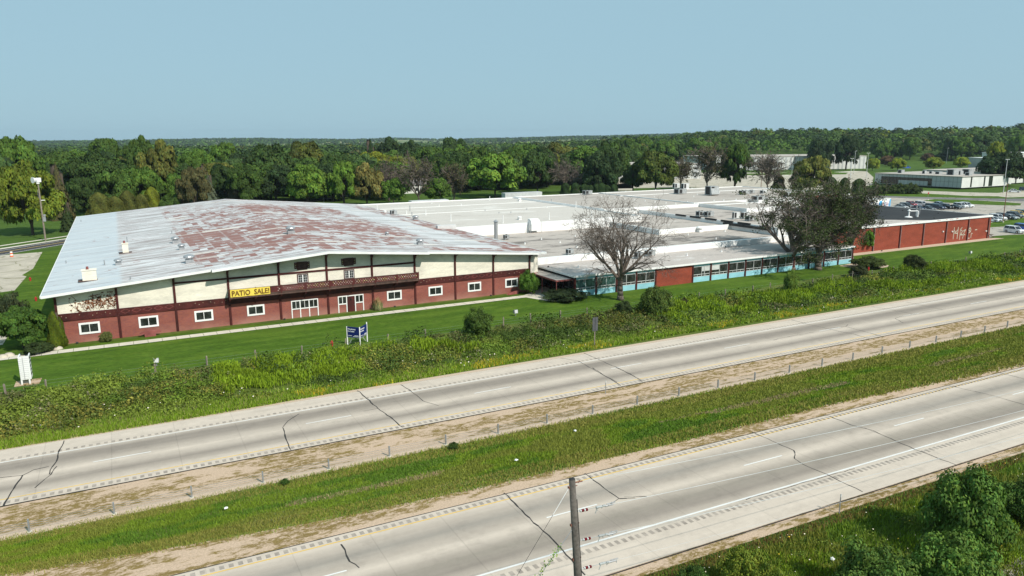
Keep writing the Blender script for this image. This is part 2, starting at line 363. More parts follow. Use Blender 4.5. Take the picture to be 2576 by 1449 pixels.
    m.l.new(m.math('FLOOR', m.math('DIVIDE', x, 6.2)), c.inputs[0]); m.l.new(m.math('FLOOR', m.math('DIVIDE', y, 1.0)), c.inputs[1]); m.l.new(c.outputs[0], w.inputs['Vector'])
    pl = m.math('MULTIPLY', m.ramp(w.outputs['Value'], (.952, 0.0), (.956, .85)), m.ramp(xr, (X(8), 0.0), (X(9), 1.0)))
    col = m.mix(pl, col, (.66, .61, .54))
    return m.out(col, m.math('SINE', m.math('MULTIPLY', y, 12.0)), .25, .03)
MAT['swissroof'] = mat_swiss()
def mat_flat(name, pale, dirt, dark, k0, s=1.0, off=0):
    m = MT(name, .9, .2)
    a = m.noise(m.coords((.05*s, .16*s, 1), loc=(off, off, 0)), 1, 6, .68); b = m.noise(m.coords((.22*s, .9*s, 1), loc=(off, 0, 0)), 1, 5, .7); c = m.noise(m.coords(loc=(off, 0, 0)), .05, 2)
    t = m.math('ADD', m.math('MULTIPLY', a, .55), m.math('ADD', m.math('MULTIPLY', b, .35), m.math('MULTIPLY', c, .2)))
    col = m.ramp(t, (k0-.09, pale), (k0, dirt), (k0+.10, dirt), (k0+.17, dark))
    f = m.noise(m.coords((.5, 1, 1)), 4, 3, .8)
    ln = m.ramp(m.math('ABSOLUTE', m.math('SUBTRACT', m.math('FRACT', m.math('DIVIDE', m.sep(m.coords())[1], 3.05)), .5)), (.0, .9), (.03, 1.0))
    return m.out(m.mix(1.0, m.mix(1.0, col, m.ramp(f, (.3, .90), (.7, 1.05)), 'MULTIPLY'), ln, 'MULTIPLY'))
PW = (.74, .73, .70)
MAT['flatU'] = mat_flat('pale_membrane', (.67, .64, .59), (.54, .50, .45), (.34, .30, .26), .52)
MAT['flatD'] = mat_flat('dirty_membrane', (.56, .515, .46), (.43, .385, .34), (.27, .23, .20), .50, off=5)
MAT['flatM'] = mat_flat('patchy_membrane', PW, (.44, .39, .345), (.17, .15, .135), .46, 1.4, off=9)
MAT['flatG'] = mat_flat('streaked_membrane', PW, (.46, .41, .37), (.18, .165, .155), .50, 2.0, off=13)
MAT['flatB'] = mat_flat('black_membrane', (.030, .031, .033), (.04, .041, .042), (.12, .12, .12), .60, 1.0, off=3)
def mat_leaf():
    m = MT('foliage', .7, .15); a = m.N('ShaderNodeAttribute', attribute_name='Col'); oi = m.N('ShaderNodeObjectInfo')
    col = m.mix(1.0, m.mix(1.0, a.outputs['Color'], oi.outputs['Color'], 'MULTIPLY'), (1.13, 1.00, .80), 'MULTIPLY')
    m.l.new(col, m.b.inputs['Base Color'])
    tr = m.N('ShaderNodeBsdfTranslucent'); m.l.new(m.mix(1.0, col, (1.3, 1.5, .5), 'MULTIPLY'), tr.inputs[0])
    mx = m.N('ShaderNodeMixShader'); mx.inputs[0].default_value = .08
    m.l.new(m.b.outputs[0], mx.inputs[1]); m.l.new(tr.outputs[0], mx.inputs[2]); m.l.new(mx.outputs[0], m.n['Material Output'].inputs[0])
    return m.m
MAT['leaf'] = mat_leaf()

# ------------------------------------------------------------------ ground and roads
def hill(x, y):
    """terrain height: flat around the site, a wooded rise to the right, low ridges far off"""
    x = np.asarray(x, float); y = np.asarray(y, float); d = np.hypot(x, y); az = np.arctan2(x, y)
    sm = lambda t: np.clip(t, 0, 1)**2*(3-2*np.clip(t, 0, 1))
    r = sm((d-620)/700)*sm((az-.42)/.5)*22*(.7+.6*N1(x/350, y/350))
    r = r+sm((d-2500)/1800)*(6+26*N2.fbm(az*9+3, d/3500, 3))
    return r
def make_ground():
    radii = [0, 15, 40, 80, 150, 250, 350, 450, 550]+[650+60*i for i in range(14)]+[1600, 1800, 2100, 2500, 2900, 3300, 3700, 4100, 4600, 5200, 6000, 7000, 8500]
    ns = 180; v = [(0, 0, 0)]; f3 = []
    for r in radii[1:]:
        for i in range(ns):
            a = 2*math.pi*i/ns; v.append((r*math.sin(a), r*math.cos(a), 0))
    v = np.array(v); v[:, 2] = hill(v[:, 0], v[:, 1])
    fs = [(0, 1+(i+1) % ns, 1+i) for i in range(ns)]
    for k in range(len(radii)-2):
        b = 1+k*ns; c = b+ns
        for i in range(ns): j = (i+1) % ns; fs.append((b+i, b+j, c+j)); fs.append((b+i, c+j, c+i))
    me = fastmesh('ground', v, np.array(fs))
    tag(link('ground', me, MAT['ground']), kind='structure')
make_ground()
def sheet(name, pts, z, mat, kind='structure'):
    me = bpy.data.meshes.new(name); me.from_pydata([(p[0], p[1], z) for p in pts], [], [tuple(range(len(pts)))]); me.update()
    if me.polygons[0].normal.z < 0: me.flip_normals()
    o = link(name, me, MAT[mat]); 
    if kind: tag(o, kind=kind)
    return o
def gp(pts): return [G(*p)[:2] for p in pts]
# lines across the motorway as Y(x)
LN = dict(fN=(65.65, -.0030), fW=(63.05, 0), fY=(56.0, -.0075), fS=(54.98, -.0070), nN=(41.0, -.0185), nY=(40.22, -.0145), nW=(33.32, -.0250), nS=(30.25, -.0265))
def ly(k, x): a, b = LN[k]; return a+b*x
def strip(name, ka, kb, x0, x1, z, mat, oa=0, ob=0, n=24, uv=False):
    vs = []; fs = []; us = []
    for i in range(n+1):
        x = x0+(x1-x0)*i/n; vs += [(x, ly(ka, x)+oa, z), (x, ly(kb, x)+ob, z)]; us += [(x, 0), (x, 1)]
    for i in range(n): fs.append((2*i, 2*i+2, 2*i+3, 2*i+1))
    me = bpy.data.meshes.new(name); me.from_pydata(vs, [], fs); me.update()
    if uv:
        u = me.uv_layers.new(name='UVMap')
        for l in me.loops: u.data[l.index].uv = us[l.vertex_index]
    return tag(link(name, me, MAT[mat]), kind='structure')
XA, XB = -60, 260
# bare soil under the meadow and the median
sheet('meadow_soil', [(XA, 65.0), (XB, 64.4), (XB, 84), (150, 82), (110, 84.5), (92, 83), (75, 81), (36, 81.5), (20, 81.6), (0, 81), (XA, 81.2)], .006, 'meadow')
sheet('median_turf', [(XA, 41.8), (XB, 36.0), (XB, 46.5), (100, 48.9), (50, 49.9), (XA, 50.0)], .008, 'medgrass')
sheet('median_edge_gravel', [(XA, 40.0+1.5), (-7.7, 41.1), (20, 40.6), (54, 40.0), (82, 39.4), (XB, 36.1), (XB, 36.9), (82, 40.4), (54, 41.9), (37, 41.8), (20, 42.4), (10.5, 43.0), (1.6, 44.1), (-7.7, 45.7), (XA, 50)], .014, 'gravel')
sheet('wild_verge', [(XA, 28), (XB, 21), (XB, -20), (XA, -20)], .006, 'meadow')
strip('gravel_shoulder', 'fS', 'fS', XA, XB, .012, 'gravel', -5.1, .05)
strip('gravel_verge', 'fN', 'fN', XA, XB, .012, 'cleangravel', -.05, .75)
strip('median_gravel', 'nN', 'nN', XA, XB, .016, 'gravel', -.05, 1.35)
strip('cable_mow_strip', 'fS', 'fS', XA, XB, .016, 'cleangravel', -5.05, -4.15)
strip('verge_gravel', 'nS', 'nS', XA, XB, .012, 'gravel', -.95, .05)
strip('far_roadway', 'fS', 'fN', XA, XB, .05, 'road_far', uv=True)
strip('near_roadway', 'nS', 'nN', XA, XB, .05, 'road_near', uv=True)
for kk, oo in (('fS', -.10), ('nN', .02), ('nS', -.12), ('fN', .02)): strip('pavement_edge', kk, kk, XA, XB, .03, 'sealedge', oo, oo+(.10 if kk != 'fN' else .05))  # thin dark strip along each roadway edge
LW = .11
strip('edge_line', 'fW', 'fW', XA, XB, .054, 'paintw', -LW/2, LW/2); strip('edge_line', 'nW', 'nW', XA, XB, .054, 'paintw', -LW*.7, LW*.7)
strip('median_line', 'fY', 'fY', XA, XB, .054, 'painty', -LW/2, LW/2); strip('median_line', 'nY', 'nY', XA, XB, .054, 'painty', -LW/2, LW/2)
def dashes(first, period, length, yc, n0, n1):
    mb = MB()
    for i in range(n0, n1):
        x0 = first+i*period; x1 = x0+length
        mb.quad((x0, yc(x0)-.06, .054), (x1, yc(x1)-.06, .054), (x1, yc(x1)+.06, .054), (x0, yc(x0)+.06, .054))
        mb.quad((x0-.12, yc(x0)-.13, .0525), (x1+.12, yc(x1)-.13, .0525), (x1+.12, yc(x1)+.13, .0525), (x0-.12, yc(x0)+.13, .0525)) if False else None
    tag(mb.build('lane_dashes', MAT['paintw']), kind='structure')
fx = [G(*p)[0] for p in ((233.7, 1167.7), (763.8, 1070.3), (1185.8, 992), (1528.3, 930.4), (1818.3, 879.9), (2066, 835.2))]
per = (fx[-1]-fx[0])/5; fy0 = G(1185.8, 992)[1]
dashes(fx[0], per, G(380.1, 1141.7)[0]-fx[0], lambda x: fy0-.002*(x-fx[2]), -5, 16)
nx = [G(*p)[0] for p in ((1375.1, 1304), (1841, 1181), (2239.5, 1075), (2547.4, 993.9))]; ny = [G(*p)[1] for p in ((1375.1, 1304), (2547.4, 993.9))]
nper = (nx[-1]-nx[0])/3
dashes(nx[0], nper, G(1503.1, 1271.2)[0]-nx[0], lambda x: ny[0]+(ny[1]-ny[0])*(x-nx[0])/(nx[3]-nx[0]), -5, 14)
def rumble(k, o0, o1, x0, x1, step, w):
    mb = MB(); x = x0; i = 0
    while x < x1:
        mb.quad((x, ly(k, x)+o0, .054), (x+w, ly(k, x)+o0, .054), (x+w, ly(k, x)+o1, .054), (x, ly(k, x)+o1, .054)); i += 1
        x += step
    tag(mb.build('rumble_strip', MAT['rumble']), kind='structure')
rumble('fW', .25, .62, -20, 150, .52, .27); rumble('fS', .22, .66, -20, 150, .50, .26)
rumble('nW', -.85, -.42, 0, 110, .50, .26); rumble('nN', -.60, -.22, -12, 110, .50, .26)
def crack(pts, w=.055, jit=.05):
    P = [G(*p)[:2] for p in pts]; out = []
    for (ax, ay), (bx, by) in zip(P[:-1], P[1:]):
        n = max(2, int(math.hypot(bx-ax, by-ay)/.5))
        for i in range(n): t = i/n; out.append((ax+(bx-ax)*t+random.uniform(-jit, jit), ay+(by-ay)*t+random.uniform(-jit, jit)))
    out.append(P[-1]); mb = MB()
    for i, ((ax, ay), (bx, by)) in enumerate(zip(out[:-1], out[1:])):
        dx, dy = bx-ax, by-ay; l = math.hypot(dx, dy) or 1; ww = w*random.uniform(.7, 1.5); nx_, ny_ = -dy/l*ww, dx/l*ww; zz = .0565+.0004*(i % 2)
        mb.quad((ax-nx_, ay-ny_, zz), (bx-nx_, by-ny_, zz), (bx+nx_, by+ny_, zz), (ax+nx_, ay+ny_, zz))
    return mb
CR = [([C1(450, 508), C1(413, 590), C1(400, 650), C1(345, 715), C1(345, 745)], .07), ([C1(395, 688), C1(350, 750), C1(243, 840)], .05), ([C1(345, 690), C1(230, 715), C1(157, 752), C1(0, 768)], .05), ([C1(157, 752), C1(25, 965)], .07),
      ([C1(2090, 320), C1(2010, 370), C1(1975, 412)], .05), ([C1(1970, 415), C1(2000, 500), C1(2028, 572)], .07),
      ([C2(115, 160), C2(180, 215), C2(255, 285), C2(340, 345), C2(425, 415)], .07), ([C2(255, 285), C2(155, 303)], .03), ([C2(413, 118), C2(490, 165), C2(570, 232), C2(678, 265)], .05),
      ([C2(1750, 0), C2(1870, 75), C2(1950, 124)], .06), ([A2(1830, 1230), A2(2090, 1345), A2(2270, 1438)], .06), ([A2(1650, 1268), A2(1790, 1290), A2(1930, 1370), A2(2080, 1449)], .05), ([C2(1925, 0), C2(2010, 40), C2(2100, 97)], .05),
      ([A3(820, 978), A3(940, 1010), A3(1150, 1060), A3(1300, 1090), A3(1410, 1122)], .05), ([A3(1110, 1042), A3(1230, 1030), A3(1380, 1070), A3(1500, 1103)], .05), ([A3(1230, 1030), A3(1248, 1013)], .05), ([A3(680, 1132), A3(830, 1100), A3(990, 1073)], .04),
      ([A3(1420, 877), A3(1560, 900), A3(1760, 938)], .04), ([A3(1665, 1003), A3(1603, 968), A3(1640, 955), A3(1960, 900), A3(2576, 790)], .04), ([A3(1690, 845), A3(1960, 900)], .04), ([A3(2060, 765), A3(2576, 850)], .04), ([A3(2370, 715), A3(2576, 745)], .04),
      ([C2(0, 1235), C2(60, 1350), C2(125, 1398)], .06), ([C2(1138, 873), C2(1210, 945), C2(1340, 1080), C2(1440, 1170), C2(1540, 1275), C2(1700, 1449)], .07),
      ([C2(1695, 735), C2(1800, 815), C2(1940, 915), C2(2050, 910)], .06), ([C2(1940, 915), C2(1860, 965)], .04), ([C2(1975, 905), C2(2130, 900)], .04),
      ([C3(490, 450), C3(770, 577), C3(785, 610), C3(780, 635), C3(825, 670), C3(1010, 748), C3(1255, 867)], .055), ([C3(990, 326), C3(1180, 400), C3(1330, 440), C3(1620, 570), C3(1910, 680)], .055), ([C3(1270, 420), C3(1380, 465)], .03),
      ([C3(1858, 125), C3(2130, 187), C3(2381, 257)], .045), ([C3(2210, 35), C3(2381, 78)], .04), ([C3(440, 920), C3(1010, 755), C3(1200, 705)], .035)]
allc = MB()
for pts, w in CR:
    c = crack(pts, w*.62); allc.add(c.v, c.f)
tag(allc.build('crack_sealing', MAT['sealedge']), kind='structure')

# lawns, path and lots
sheet('lawn', [(-60, 81.4), (0, 81.0), (20, 81.8), (36, 81.6), (75, 81.2), (92, 83), (110, 84.5), (150, 82), (260, 80), (260, 108), (181, 108), (181, 99.0), (58, 98.5), (-7, 98.5), (-60, 98.5)], .010, 'lawn')
sheet('lawn', [(-60, 98.6), (-9.2, 98.6), (-9.2, 190), (-60, 165)], .010, 'lawn')
mb = MB(); x = -40.0; i = 0
while x < 55:
    y0 = 94.55+.004*x; mb.quad((x, y0, .05), (x+1.5, y0, .05), (x+1.5, y0+1.5, .05), (x, y0+1.5, .05)); x += 1.54
tag(mb.build('footpath', MAT['curb']), kind='structure')
mb = MB(); mb.quad((54.9, 92.5, .03), (58.6, 92.0, .03), (60.5, 101, .03), (52.8, 95.9, .03)).quad((53, 94.8, .034), (56, 94.6, .034), (57.4, 90.6, .034), (55.0, 90.2, .034))
tag(mb.build('entry_path', MAT['curb']), kind='structure')
sheet('foundation_strip', [(-7.6, 97.6), (57, 97.6), (57, 98.67), (-7.6, 98.67)], .022, 'meadow')
sheet('foundation_gravel', [(124, 97.1), (183.5, 97.0), (181.6, 99.4), (124, 99.4)], .022, 'cleangravel')
sheet('planting_bed', gp([A3(1180, 570), A3(1400, 597), (2232, 672), (2236, 668), A3(1520, 560), A3(1300, 545)]), .024, 'cleangravel')
def wline(p, q, ext0=0, ext1=0):
    a = np.array(G(*p)[:2]); b = np.array(G(*q)[:2]); d = (b-a)/np.linalg.norm(b-a); return a-d*ext0, b+d*ext1
def roadstrip(name, p, q, r, s_, z, mat, e0=80, e1=160):
    a, b = wline(p, q, e0, e1); c, d = wline(r, s_, e0, e1); return sheet(name, [a, b, d, c], z, mat)
roadstrip('side_road', L5(0, 1215), L5(910, 1070), L5(0, 1290), L5(905, 1135), .03, 'asphalt')
roadstrip('side_road_kerb', L5(0, 1190), L5(900, 1055), L5(0, 1207), L5(905, 1066), .06, 'curb')
roadstrip('side_footpath', L5(0, 1148), L5(865, 1022), L5(0, 1160), L5(865, 1032), .03, 'curb')
for o0, o1, m_ in ((1219, 1074, 'paintw'), (1284, 1130, 'paintw'), (1248, 1100, 'painty')): roadstrip('side_road_line', L5(0, o0), L5(905, o1), L5(0, o0+3.0), L5(905, o1+3.0), .036, m_, 60, 60)
sheet('side_parking', gp([A1(-200, 510), A1(0, 490), A1(320, 465), A1(250, 590), A1(165, 640), A1(200, 650), A1(110, 755), A1(0, 770), A1(-300, 800)]), .02, 'lot')
sheet('side_parking', gp([A1(-300, 1100), A1(0, 1050), A1(60, 1100), A1(20, 1165), A1(-200, 1190)]), .02, 'lot')
# right hand lots
sheet('parking_lot', gp([(2120, 490), R3(280, 1062), R3(900, 1082), R3(1700, 1100), R3(2200, 1112), (2576, 500), (2900, 500), (2900, 560), (2576, 549), R4(1860, 690), (2487, 590), (2484, 600), (2160, 530)]), .02, 'greylot')
sheet('parking_lot', [(181.6, 99.3), (182, 137), (160, 137), (150, 196), (206, 197), (250, 196), (262, 140), (232, 117)], .016, 'greylot')
sheet('access_road', gp([R3(1050, 995), R3(1700, 1020), R3(2200, 1030), R3(2400, 1000), R3(2800, 985), R3(2800, 1080), R3(2330, 1095), R3(2200, 1077), R3(1700, 1072), R3(1000, 1030)]), .024, 'lot')
sheet('dark_lane', gp([R3(280, 1062), R3(900, 1084), R3(1600, 1104), R3(2300, 1112), R3(2900, 1110), R3(2900, 1160), R3(2300, 1150), R3(1700, 1128), R3(1280, 1116), R3(900, 1108), R3(280, 1078)]), .028, 'darklot')
sheet('grass_island', gp([R3(300, 1050), R3(640, 1032), R3(1000, 1030), R3(1700, 1070), R3(2200, 1082), R3(2320, 1098), R3(2200, 1110), R3(1600, 1100), R3(900, 1083), R3(300, 1063)]), .04, 'lawn')
sheet('grass_island', gp([R3(1120, 1140), R3(1280, 1119), R3(1700, 1130), R3(2300, 1160), R3(2540, 1185), R3(2520, 1208), R3(2300, 1212), R3(1900, 1196), R3(1300, 1162)]), .04, 'lawn')
sheet('grass_verge', gp([R4(1865, 660), R4(2576, 555), R4(3300, 520), R4(3300, 670), R4(2576, 715), R4(2100, 735), R4(1865, 752)]), .036, 'lawn')
sheet('drive_apron', gp([R4(1850, 765), R4(2100, 745), R4(3300, 690), R4(3300, 860), R4(2576, 890), R4(2250, 905), R4(1850, 930)]), .034, 'greylot')
sheet('middle_lot', gp([B3(-700, 470), B3(0, 345), B3(480, 345), B3(1060, 345), B3(1390, 335), B3(1440, 380), B3(1430, 440), B3(1180, 475), B3(900, 478), B3(480, 470), B3(0, 455)]), .03, 'lot')
sheet('grass_lane', gp([B3(480, 352), B3(1100, 340), B3(1250, 345), B3(1230, 358), B3(480, 364)]), .05, 'lawn')
sheet('back_lot', gp([B3(1660, 322), B3(1700, 300), B3(1850, 295), B3(2150, 290), B3(2150, 330)]), .03, 'lot')
sheet('back_lot', gp([B2(2050, 480), B2(2080, 390), B2(2180, 400), B2(2200, 480)]), .03, 'lot')
sheet('back_lot', gp([B1(1380, 540), B1(1430, 538), B1(1425, 560), B1(1375, 560)]), .03, 'lot')
roadstrip('back_street', B3(1300, 332), B3(2150, 284), B3(1300, 338), B3(2150, 290), .034, 'curb', 100, 300)

# ------------------------------------------------------------------ chalet-style warehouse
FY = 98.67; RX = 24.1; SL = .0845
zt = lambda x: 8.95-SL*abs(x-RX)          # top of the roof
ch = thing('chalet_warehouse', 'long gabled chalet-style warehouse with rust-streaked white roof, cream and red brick front and balcony', 'building', (RX, FY, 0))
def part(mb, name, mat, parent, smooth=False):
    o = mb.build(name, MAT[mat], parent, smooth)
    if parent.parent is None: o.matrix_parent_inverse = Matrix.Translation(-parent.location)
    return o
XL, XR = -7.6, 57.3; YB = 199.5
mb = MB(); mb.box(XL, XR, FY, FY+.35, 0, 2.9); mb.box(XL, XL+.35, FY+.35, YB, 0, 2.9); mb.box(XR-.35, XR, FY+.35, 103, 0, 2.9)
part(mb, 'brick_base', 'redbrick', ch)
mb = MB(); zu = lambda x: zt(x)-.27
mb.prism([(XL, 2.9), (XR, 2.9), (XR, zu(XR)), (RX, zu(RX)), (XL, zu(XL))], 'y', FY+.01, FY+.3)
mb.box(XR-.3, XR, FY+.3, YB-.3, 2.9, zu(XR)); mb.box(XL, XL+.3, FY+.3, YB-.3, 2.9, zu(XL)); mb.prism([(XL, 0), (XR, 0), (XR, zu(XR)), (RX, zu(RX)), (XL, zu(XL))], 'y', YB-.3, YB)
part(mb, 'upper_wall', 'creambrick', ch)
# roof: pieces of one slab
mb = MB(); SEG = [(-8.8, 9.44, 97.37), (9.44, RX, 96.67), (RX, 38.34, 96.67), (38.34, 57.0, 97.37), (57.0, 58.6, 98.2)]
for a, b, y0 in SEG:
    mb.add([(a, y0, zt(a)), (b, y0, zt(b)), (b, YB+.5, zt(b)), (a, YB+.5, zt(a)), (a, y0, zt(a)-.25), (b, y0, zt(b)-.25), (b, YB+.5, zt(b)-.25), (a, YB+.5, zt(a)-.25)],
           [(0, 1, 2, 3), (4, 7, 6, 5), (2, 6, 7, 3)]+([(0, 3, 7, 4)] if a < -8 else [])+([(1, 5, 6, 2)] if b > 58 else []))
roof = part(mb, 'roof', 'swissroof', ch)
mb = MB()
for a, b, y0 in SEG:
    mb.add([(a, y0-.04, zt(a)+.03), (b, y0-.04, zt(b)+.03), (b, y0-.04, zt(b)-.27), (a, y0-.04, zt(a)-.27), (a, y0+.06, zt(a)+.03), (b, y0+.06, zt(b)+.03), (b, y0+.06, zt(b)-.27), (a, y0+.06, zt(a)-.27)],
           [(0, 1, 2, 3)[::-1], (4, 5, 6, 7), (0, 1, 5, 4), (3, 7, 6, 2), (0, 4, 7, 3), (1, 2, 6, 5)])
mb.box(-8.9, -8.81, 97.4, YB+.4, zt(-8.8)-.24, zt(-8.8)+.04); mb.box(58.61, 58.7, 98.3, YB+.4, zt(58.6)-.24, zt(58.6)+.05)
part(mb, 'fascia', 'white', roof)
mb = MB()     # dark soffit just under the roof edge
for a, b, y0 in SEG[:4]:
    mb.add([(a, y0+.08, zt(a)-.262), (b, y0+.08, zt(b)-.262), (b, FY, zt(b)-.262), (a, FY, zt(a)-.262)], [(0, 3, 2, 1)])
part(mb, 'soffit', 'maroon', ch)
PX = [RX+6.335*k for k in range(-5, 6)]
for i, x in enumerate(PX):
    p = MB(); tz = zu(x)-.02; over = 2.0 if 2 < i < 8 else 1.3; yb = FY-.14
    p.box(x-.13, x+.13, yb, FY+.005, 0 if i else 0, tz)
    p.prism([(yb, tz-.95), (yb, tz), (yb-over*.75, tz), (yb-over*.7, tz-.14), (yb-over*.3, tz-.32)], 'x', x-.1, x+.1)
    part(p, 'timber_post', 'maroon', ch)
# belt between the posts with cut-out patterns
for i in range(10):
    x0, x1 = PX[i]+.14, PX[i+1]-.14
    b = MB(); b.box(x0, x1, FY-.07, FY+.005, 2.86, 3.68); b.box(x0, x1, FY-.12, FY-.07, 2.80, 2.90)
    be = part(b, 'timber_belt', 'maroon', ch)
    o = MB()
    if i in (1, 8):
        for k in range(5):
            cx = x0+(k+.5)*(x1-x0)/5; w = .5; h = .27; z = 3.29
            for (ax, az), (bx, bz) in (((-w, 0), (0, h)), ((0, h), (w, 0)), ((w, 0), (0, -h)), ((0, -h), (-w, 0))):
                o.tube((cx+ax, FY-.08, z+az), (cx+bx, FY-.08, z+bz), .022, n=4)
        part(o, 'diamond_lattice', 'redtrim', be)
    elif i in (0, 2, 7, 9):
        n = 13
        for k in range(n):
            cx = x0+.3+k*(x1-x0-.6)/(n-1); z = 3.16 if k % 2 else 3.36
            o.cur = random.choice([(.45, .3, .2), (.12, .05, .04), (.5, .42, .3)]); o.cbox(cx, FY-.075, z, .07, .016, .07)
        part(o, 'cutout_row', 'vtext', be)
# mid rail over the centre bays
for i in range(3, 7): mb = MB(); mb.box(PX[i]+.14, PX[i+1]-.14, FY-.06, FY+.005, 6.04, 6.30); part(mb, 'timber_rail', 'maroon', ch)
mb = MB(); mb.box(PX[2]+.14, PX[3]-.14, FY-.055, FY+.005, 6.06, 6.28)
part(mb, 'timber_rail', 'maroon', ch)
def wframe(x0, x1, z0, z1, bw, y, d=.05, muls=(), bars=()):
    m = MB(); m.box(x0, x1, y-d, y+.02, z0, z0+bw); m.box(x0, x1, y-d, y+.02, z1-bw, z1); m.box(x0, x0+bw, y-d, y+.02, z0+bw, z1-bw); m.box(x1-bw, x1, y-d, y+.02, z0+bw, z1-bw)
    for c, w in muls: m.box(c-w/2, c+w/2, y-d*.8, y+.02, z0+bw, z1-bw)
    for c, w in bars: m.box(x0+bw, x1-bw, y-d*.6, y+.02, c-w/2, c+w/2)
    return m
def pane(par, x0, x1, z0, z1, y, mat='glass'): m = MB(); m.box(x0, x1, y-.012, y+.03, z0, z1); part(m, 'pane', mat, par)
for i in (0, 1, 2, 3, 6, 7, 8, 9):
    c = (PX[i]+PX[i+1])/2-.02
    w = part(wframe(c-1.1, c+1.1, .98, 2.37, .22, FY, .06, [(c, .07)]), 'window', 'white', ch); pane(w, c-.88, c+.88, 1.2, 2.15, FY)
    s_ = MB(); s_.box(c-.9, c+.9, FY-.045, FY-.02, 2.08, 2.15) if False else None
# picture window bay
w = part(wframe(19.12, 22.73, 1.18, 2.41, .13, FY, .07, [(20.30, .13), (21.50, .13), (19.75, .05), (20.9, .05), (22.1, .05)], []), 'window', 'white', ch); pane(w, 19.25, 22.6, 1.31, 2.28, FY)
for x in (19.12, 20.235, 21.435, 22.60): m = MB(); m.box(x, x+.13, FY-.07, FY+.005, 0, 1.175); part(m, 'window_leg', 'white', w)
m = MB()
for x in (25.43, 28.94): m.box(x, x+.13, FY-.07, FY+.005, 0, 2.36)
for x in (26.58, 27.80): m.box(x, x+.13, FY-.07, FY+.005, 0, 2.23)
m.box(25.56, 28.94, FY-.07, FY+.005, 2.23, 2.36)
for a, b in ((25.56, 26.58), (27.93, 28.94)): m.box(a, b, FY-.06, FY+.005, 1.15, 1.30); m.box((a+b)/2-.04, (a+b)/2+.04, FY-.05, FY+.005, 1.30, 2.23)
df = part(m, 'entrance_frame', 'white', ch)
pane(df, 25.57, 26.57, 1.31, 2.22, FY); pane(df, 27.94, 28.93, 1.31, 2.22, FY)
m = MB(); m.box(26.72, 27.79, FY-.045, FY+.005, .02, 2.22); d_ = part(m, 'door', 'maroon', ch)
m = MB(); m.prism([(27.25, 1.6), (27.41, 1.76), (27.25, 1.92), (27.09, 1.76)], 'y', FY-.056, FY-.046); part(m, 'door_light', 'glass', d_)
m = MB(); m.cyl(27.68, FY-.08, 1.0, 1.06, .035, n=8); part(m, 'handle', 'galv', d_)
for c in (20.87, 27.19):
    w = part(wframe(c-.74, c+.74, 4.68, 5.95, .11, FY, .05), 'window', 'maroon', ch)
    pane(w, c-.62, c+.62, 4.80, 5.83, FY)
    m = MB(); m.box(c-.04, c+.04, FY-.04, FY-.013, 4.8, 5.83)
    for s in (-1, 1):
        for e in (.05, .58): m.box(c+s*e-.025, c+s*e+.025, FY-.035, FY-.013, 4.8, 5.83)
        m.box(c+s*.33-.012, c+s*.33+.012, FY-.03, FY-.013, 4.8, 5.83)
        for z in (4.82, 5.14, 5.48, 5.81): m.box(min(c+s*.07, c+s*.56), max(c+s*.07, c+s*.56), FY-.028, FY-.013, z-.014, z+.014)
    part(m, 'muntins', 'white', w)
    # louvred attic vent with shutters
    m = MB(); m.box(c-.68, c+.68, FY-.06, FY+.005, 6.50, 7.60)
    for s in (-1, 1): m.box(c+s*.86-.16, c+s*.86+.16, FY-.07, FY+.005, 6.68, 7.55)
    v = part(m, 'attic_louvre', 'maroon', ch)
    m = MB()
    for k in range(9): z = 6.62+k*.105; m.prism([(FY-.085, z), (FY-.06, z+.07), (FY-.06, z)], 'x', c-.6, c+.6)
    part(m, 'slat', 'darkwood', v)
    m = MB(); 
    for s in (-1, 1):
        for k, cc in enumerate(((.45, .4, .3), (.6, .6, .25), (.4, .3, .28))): m.cur = cc; m.cbox(c+s*.86, FY-.075, 6.85+k*.24, .09, .012, .09)
    part(m, 'painted_dots', 'vtext', v)
# balcony
BY = FY-1.3; bx0, bx1 = 11.33, 36.87
m = MB(); m.box(bx0, bx1, BY, FY-.13, 3.78, 3.90); m.box(bx0-.05, bx1+.05, BY-.06, BY, 3.72, 3.93)
bal = part(m, 'balcony', 'darkwood', ch)
m = MB(); m.box(bx0, bx1, BY-.03, BY+.03, 4.12, 4.86); m.box(bx0, bx0+.06, BY+.03, FY-.13, 4.12, 4.86); m.box(bx1-.06, bx1, BY+.03, FY-.13, 4.12, 4.86)
part(m, 'railing_board', 'rail', bal)
m = MB(); m.box(bx0-.04, bx1+.04, BY-.07, BY+.07, 4.865, 4.93); m.box(bx0, bx1, BY-.05, BY+.05, 4.02, 4.11); part(m, 'handrail', 'darkwood', bal)
for k in range(9):
    x = bx0+.05+k*(bx1-bx0-.1)/8; m = MB(); m.box(x-.08, x+.08, BY-.10, BY-.035, 3.94, 5.0); part(m, 'baluster_post', 'rail', bal)
    m = MB(); m.prism([(FY-.13, 3.71), (BY+.02, 3.71), (BY+.02, 3.52), (BY+.16, 3.42), (FY-.35, 3.22), (FY-.2, 2.7), (FY-.13, 2.65)], 'x', x-.07, x+.07); part(m, 'bracket', 'maroon', bal)
m = MB(); x = 17.35
cc = [(.75, .72, .3), (.75, .7, .62), (.6, .3, .3), (.7, .65, .35), (.72, .72, .66), (.55, .4, .36)]
while x < 36.6:
    fr = ((x-bx0)/((bx1-bx0)/8)) % 1
    if .06 < fr < .94:
        for z, dx in ((4.68, 0), (4.49, .17), (4.28, .0)):
            m.cur = random.choice(cc); r = .045+.02*(z == 4.49); m.prism([(x+dx+r*math.cos(a*math.pi/3), z+r*math.sin(a*math.pi/3)) for a in range(6)], 'y', BY-.042, BY-.031)
    x += .345
part(m, 'cutout_pattern', 'vtext', bal)
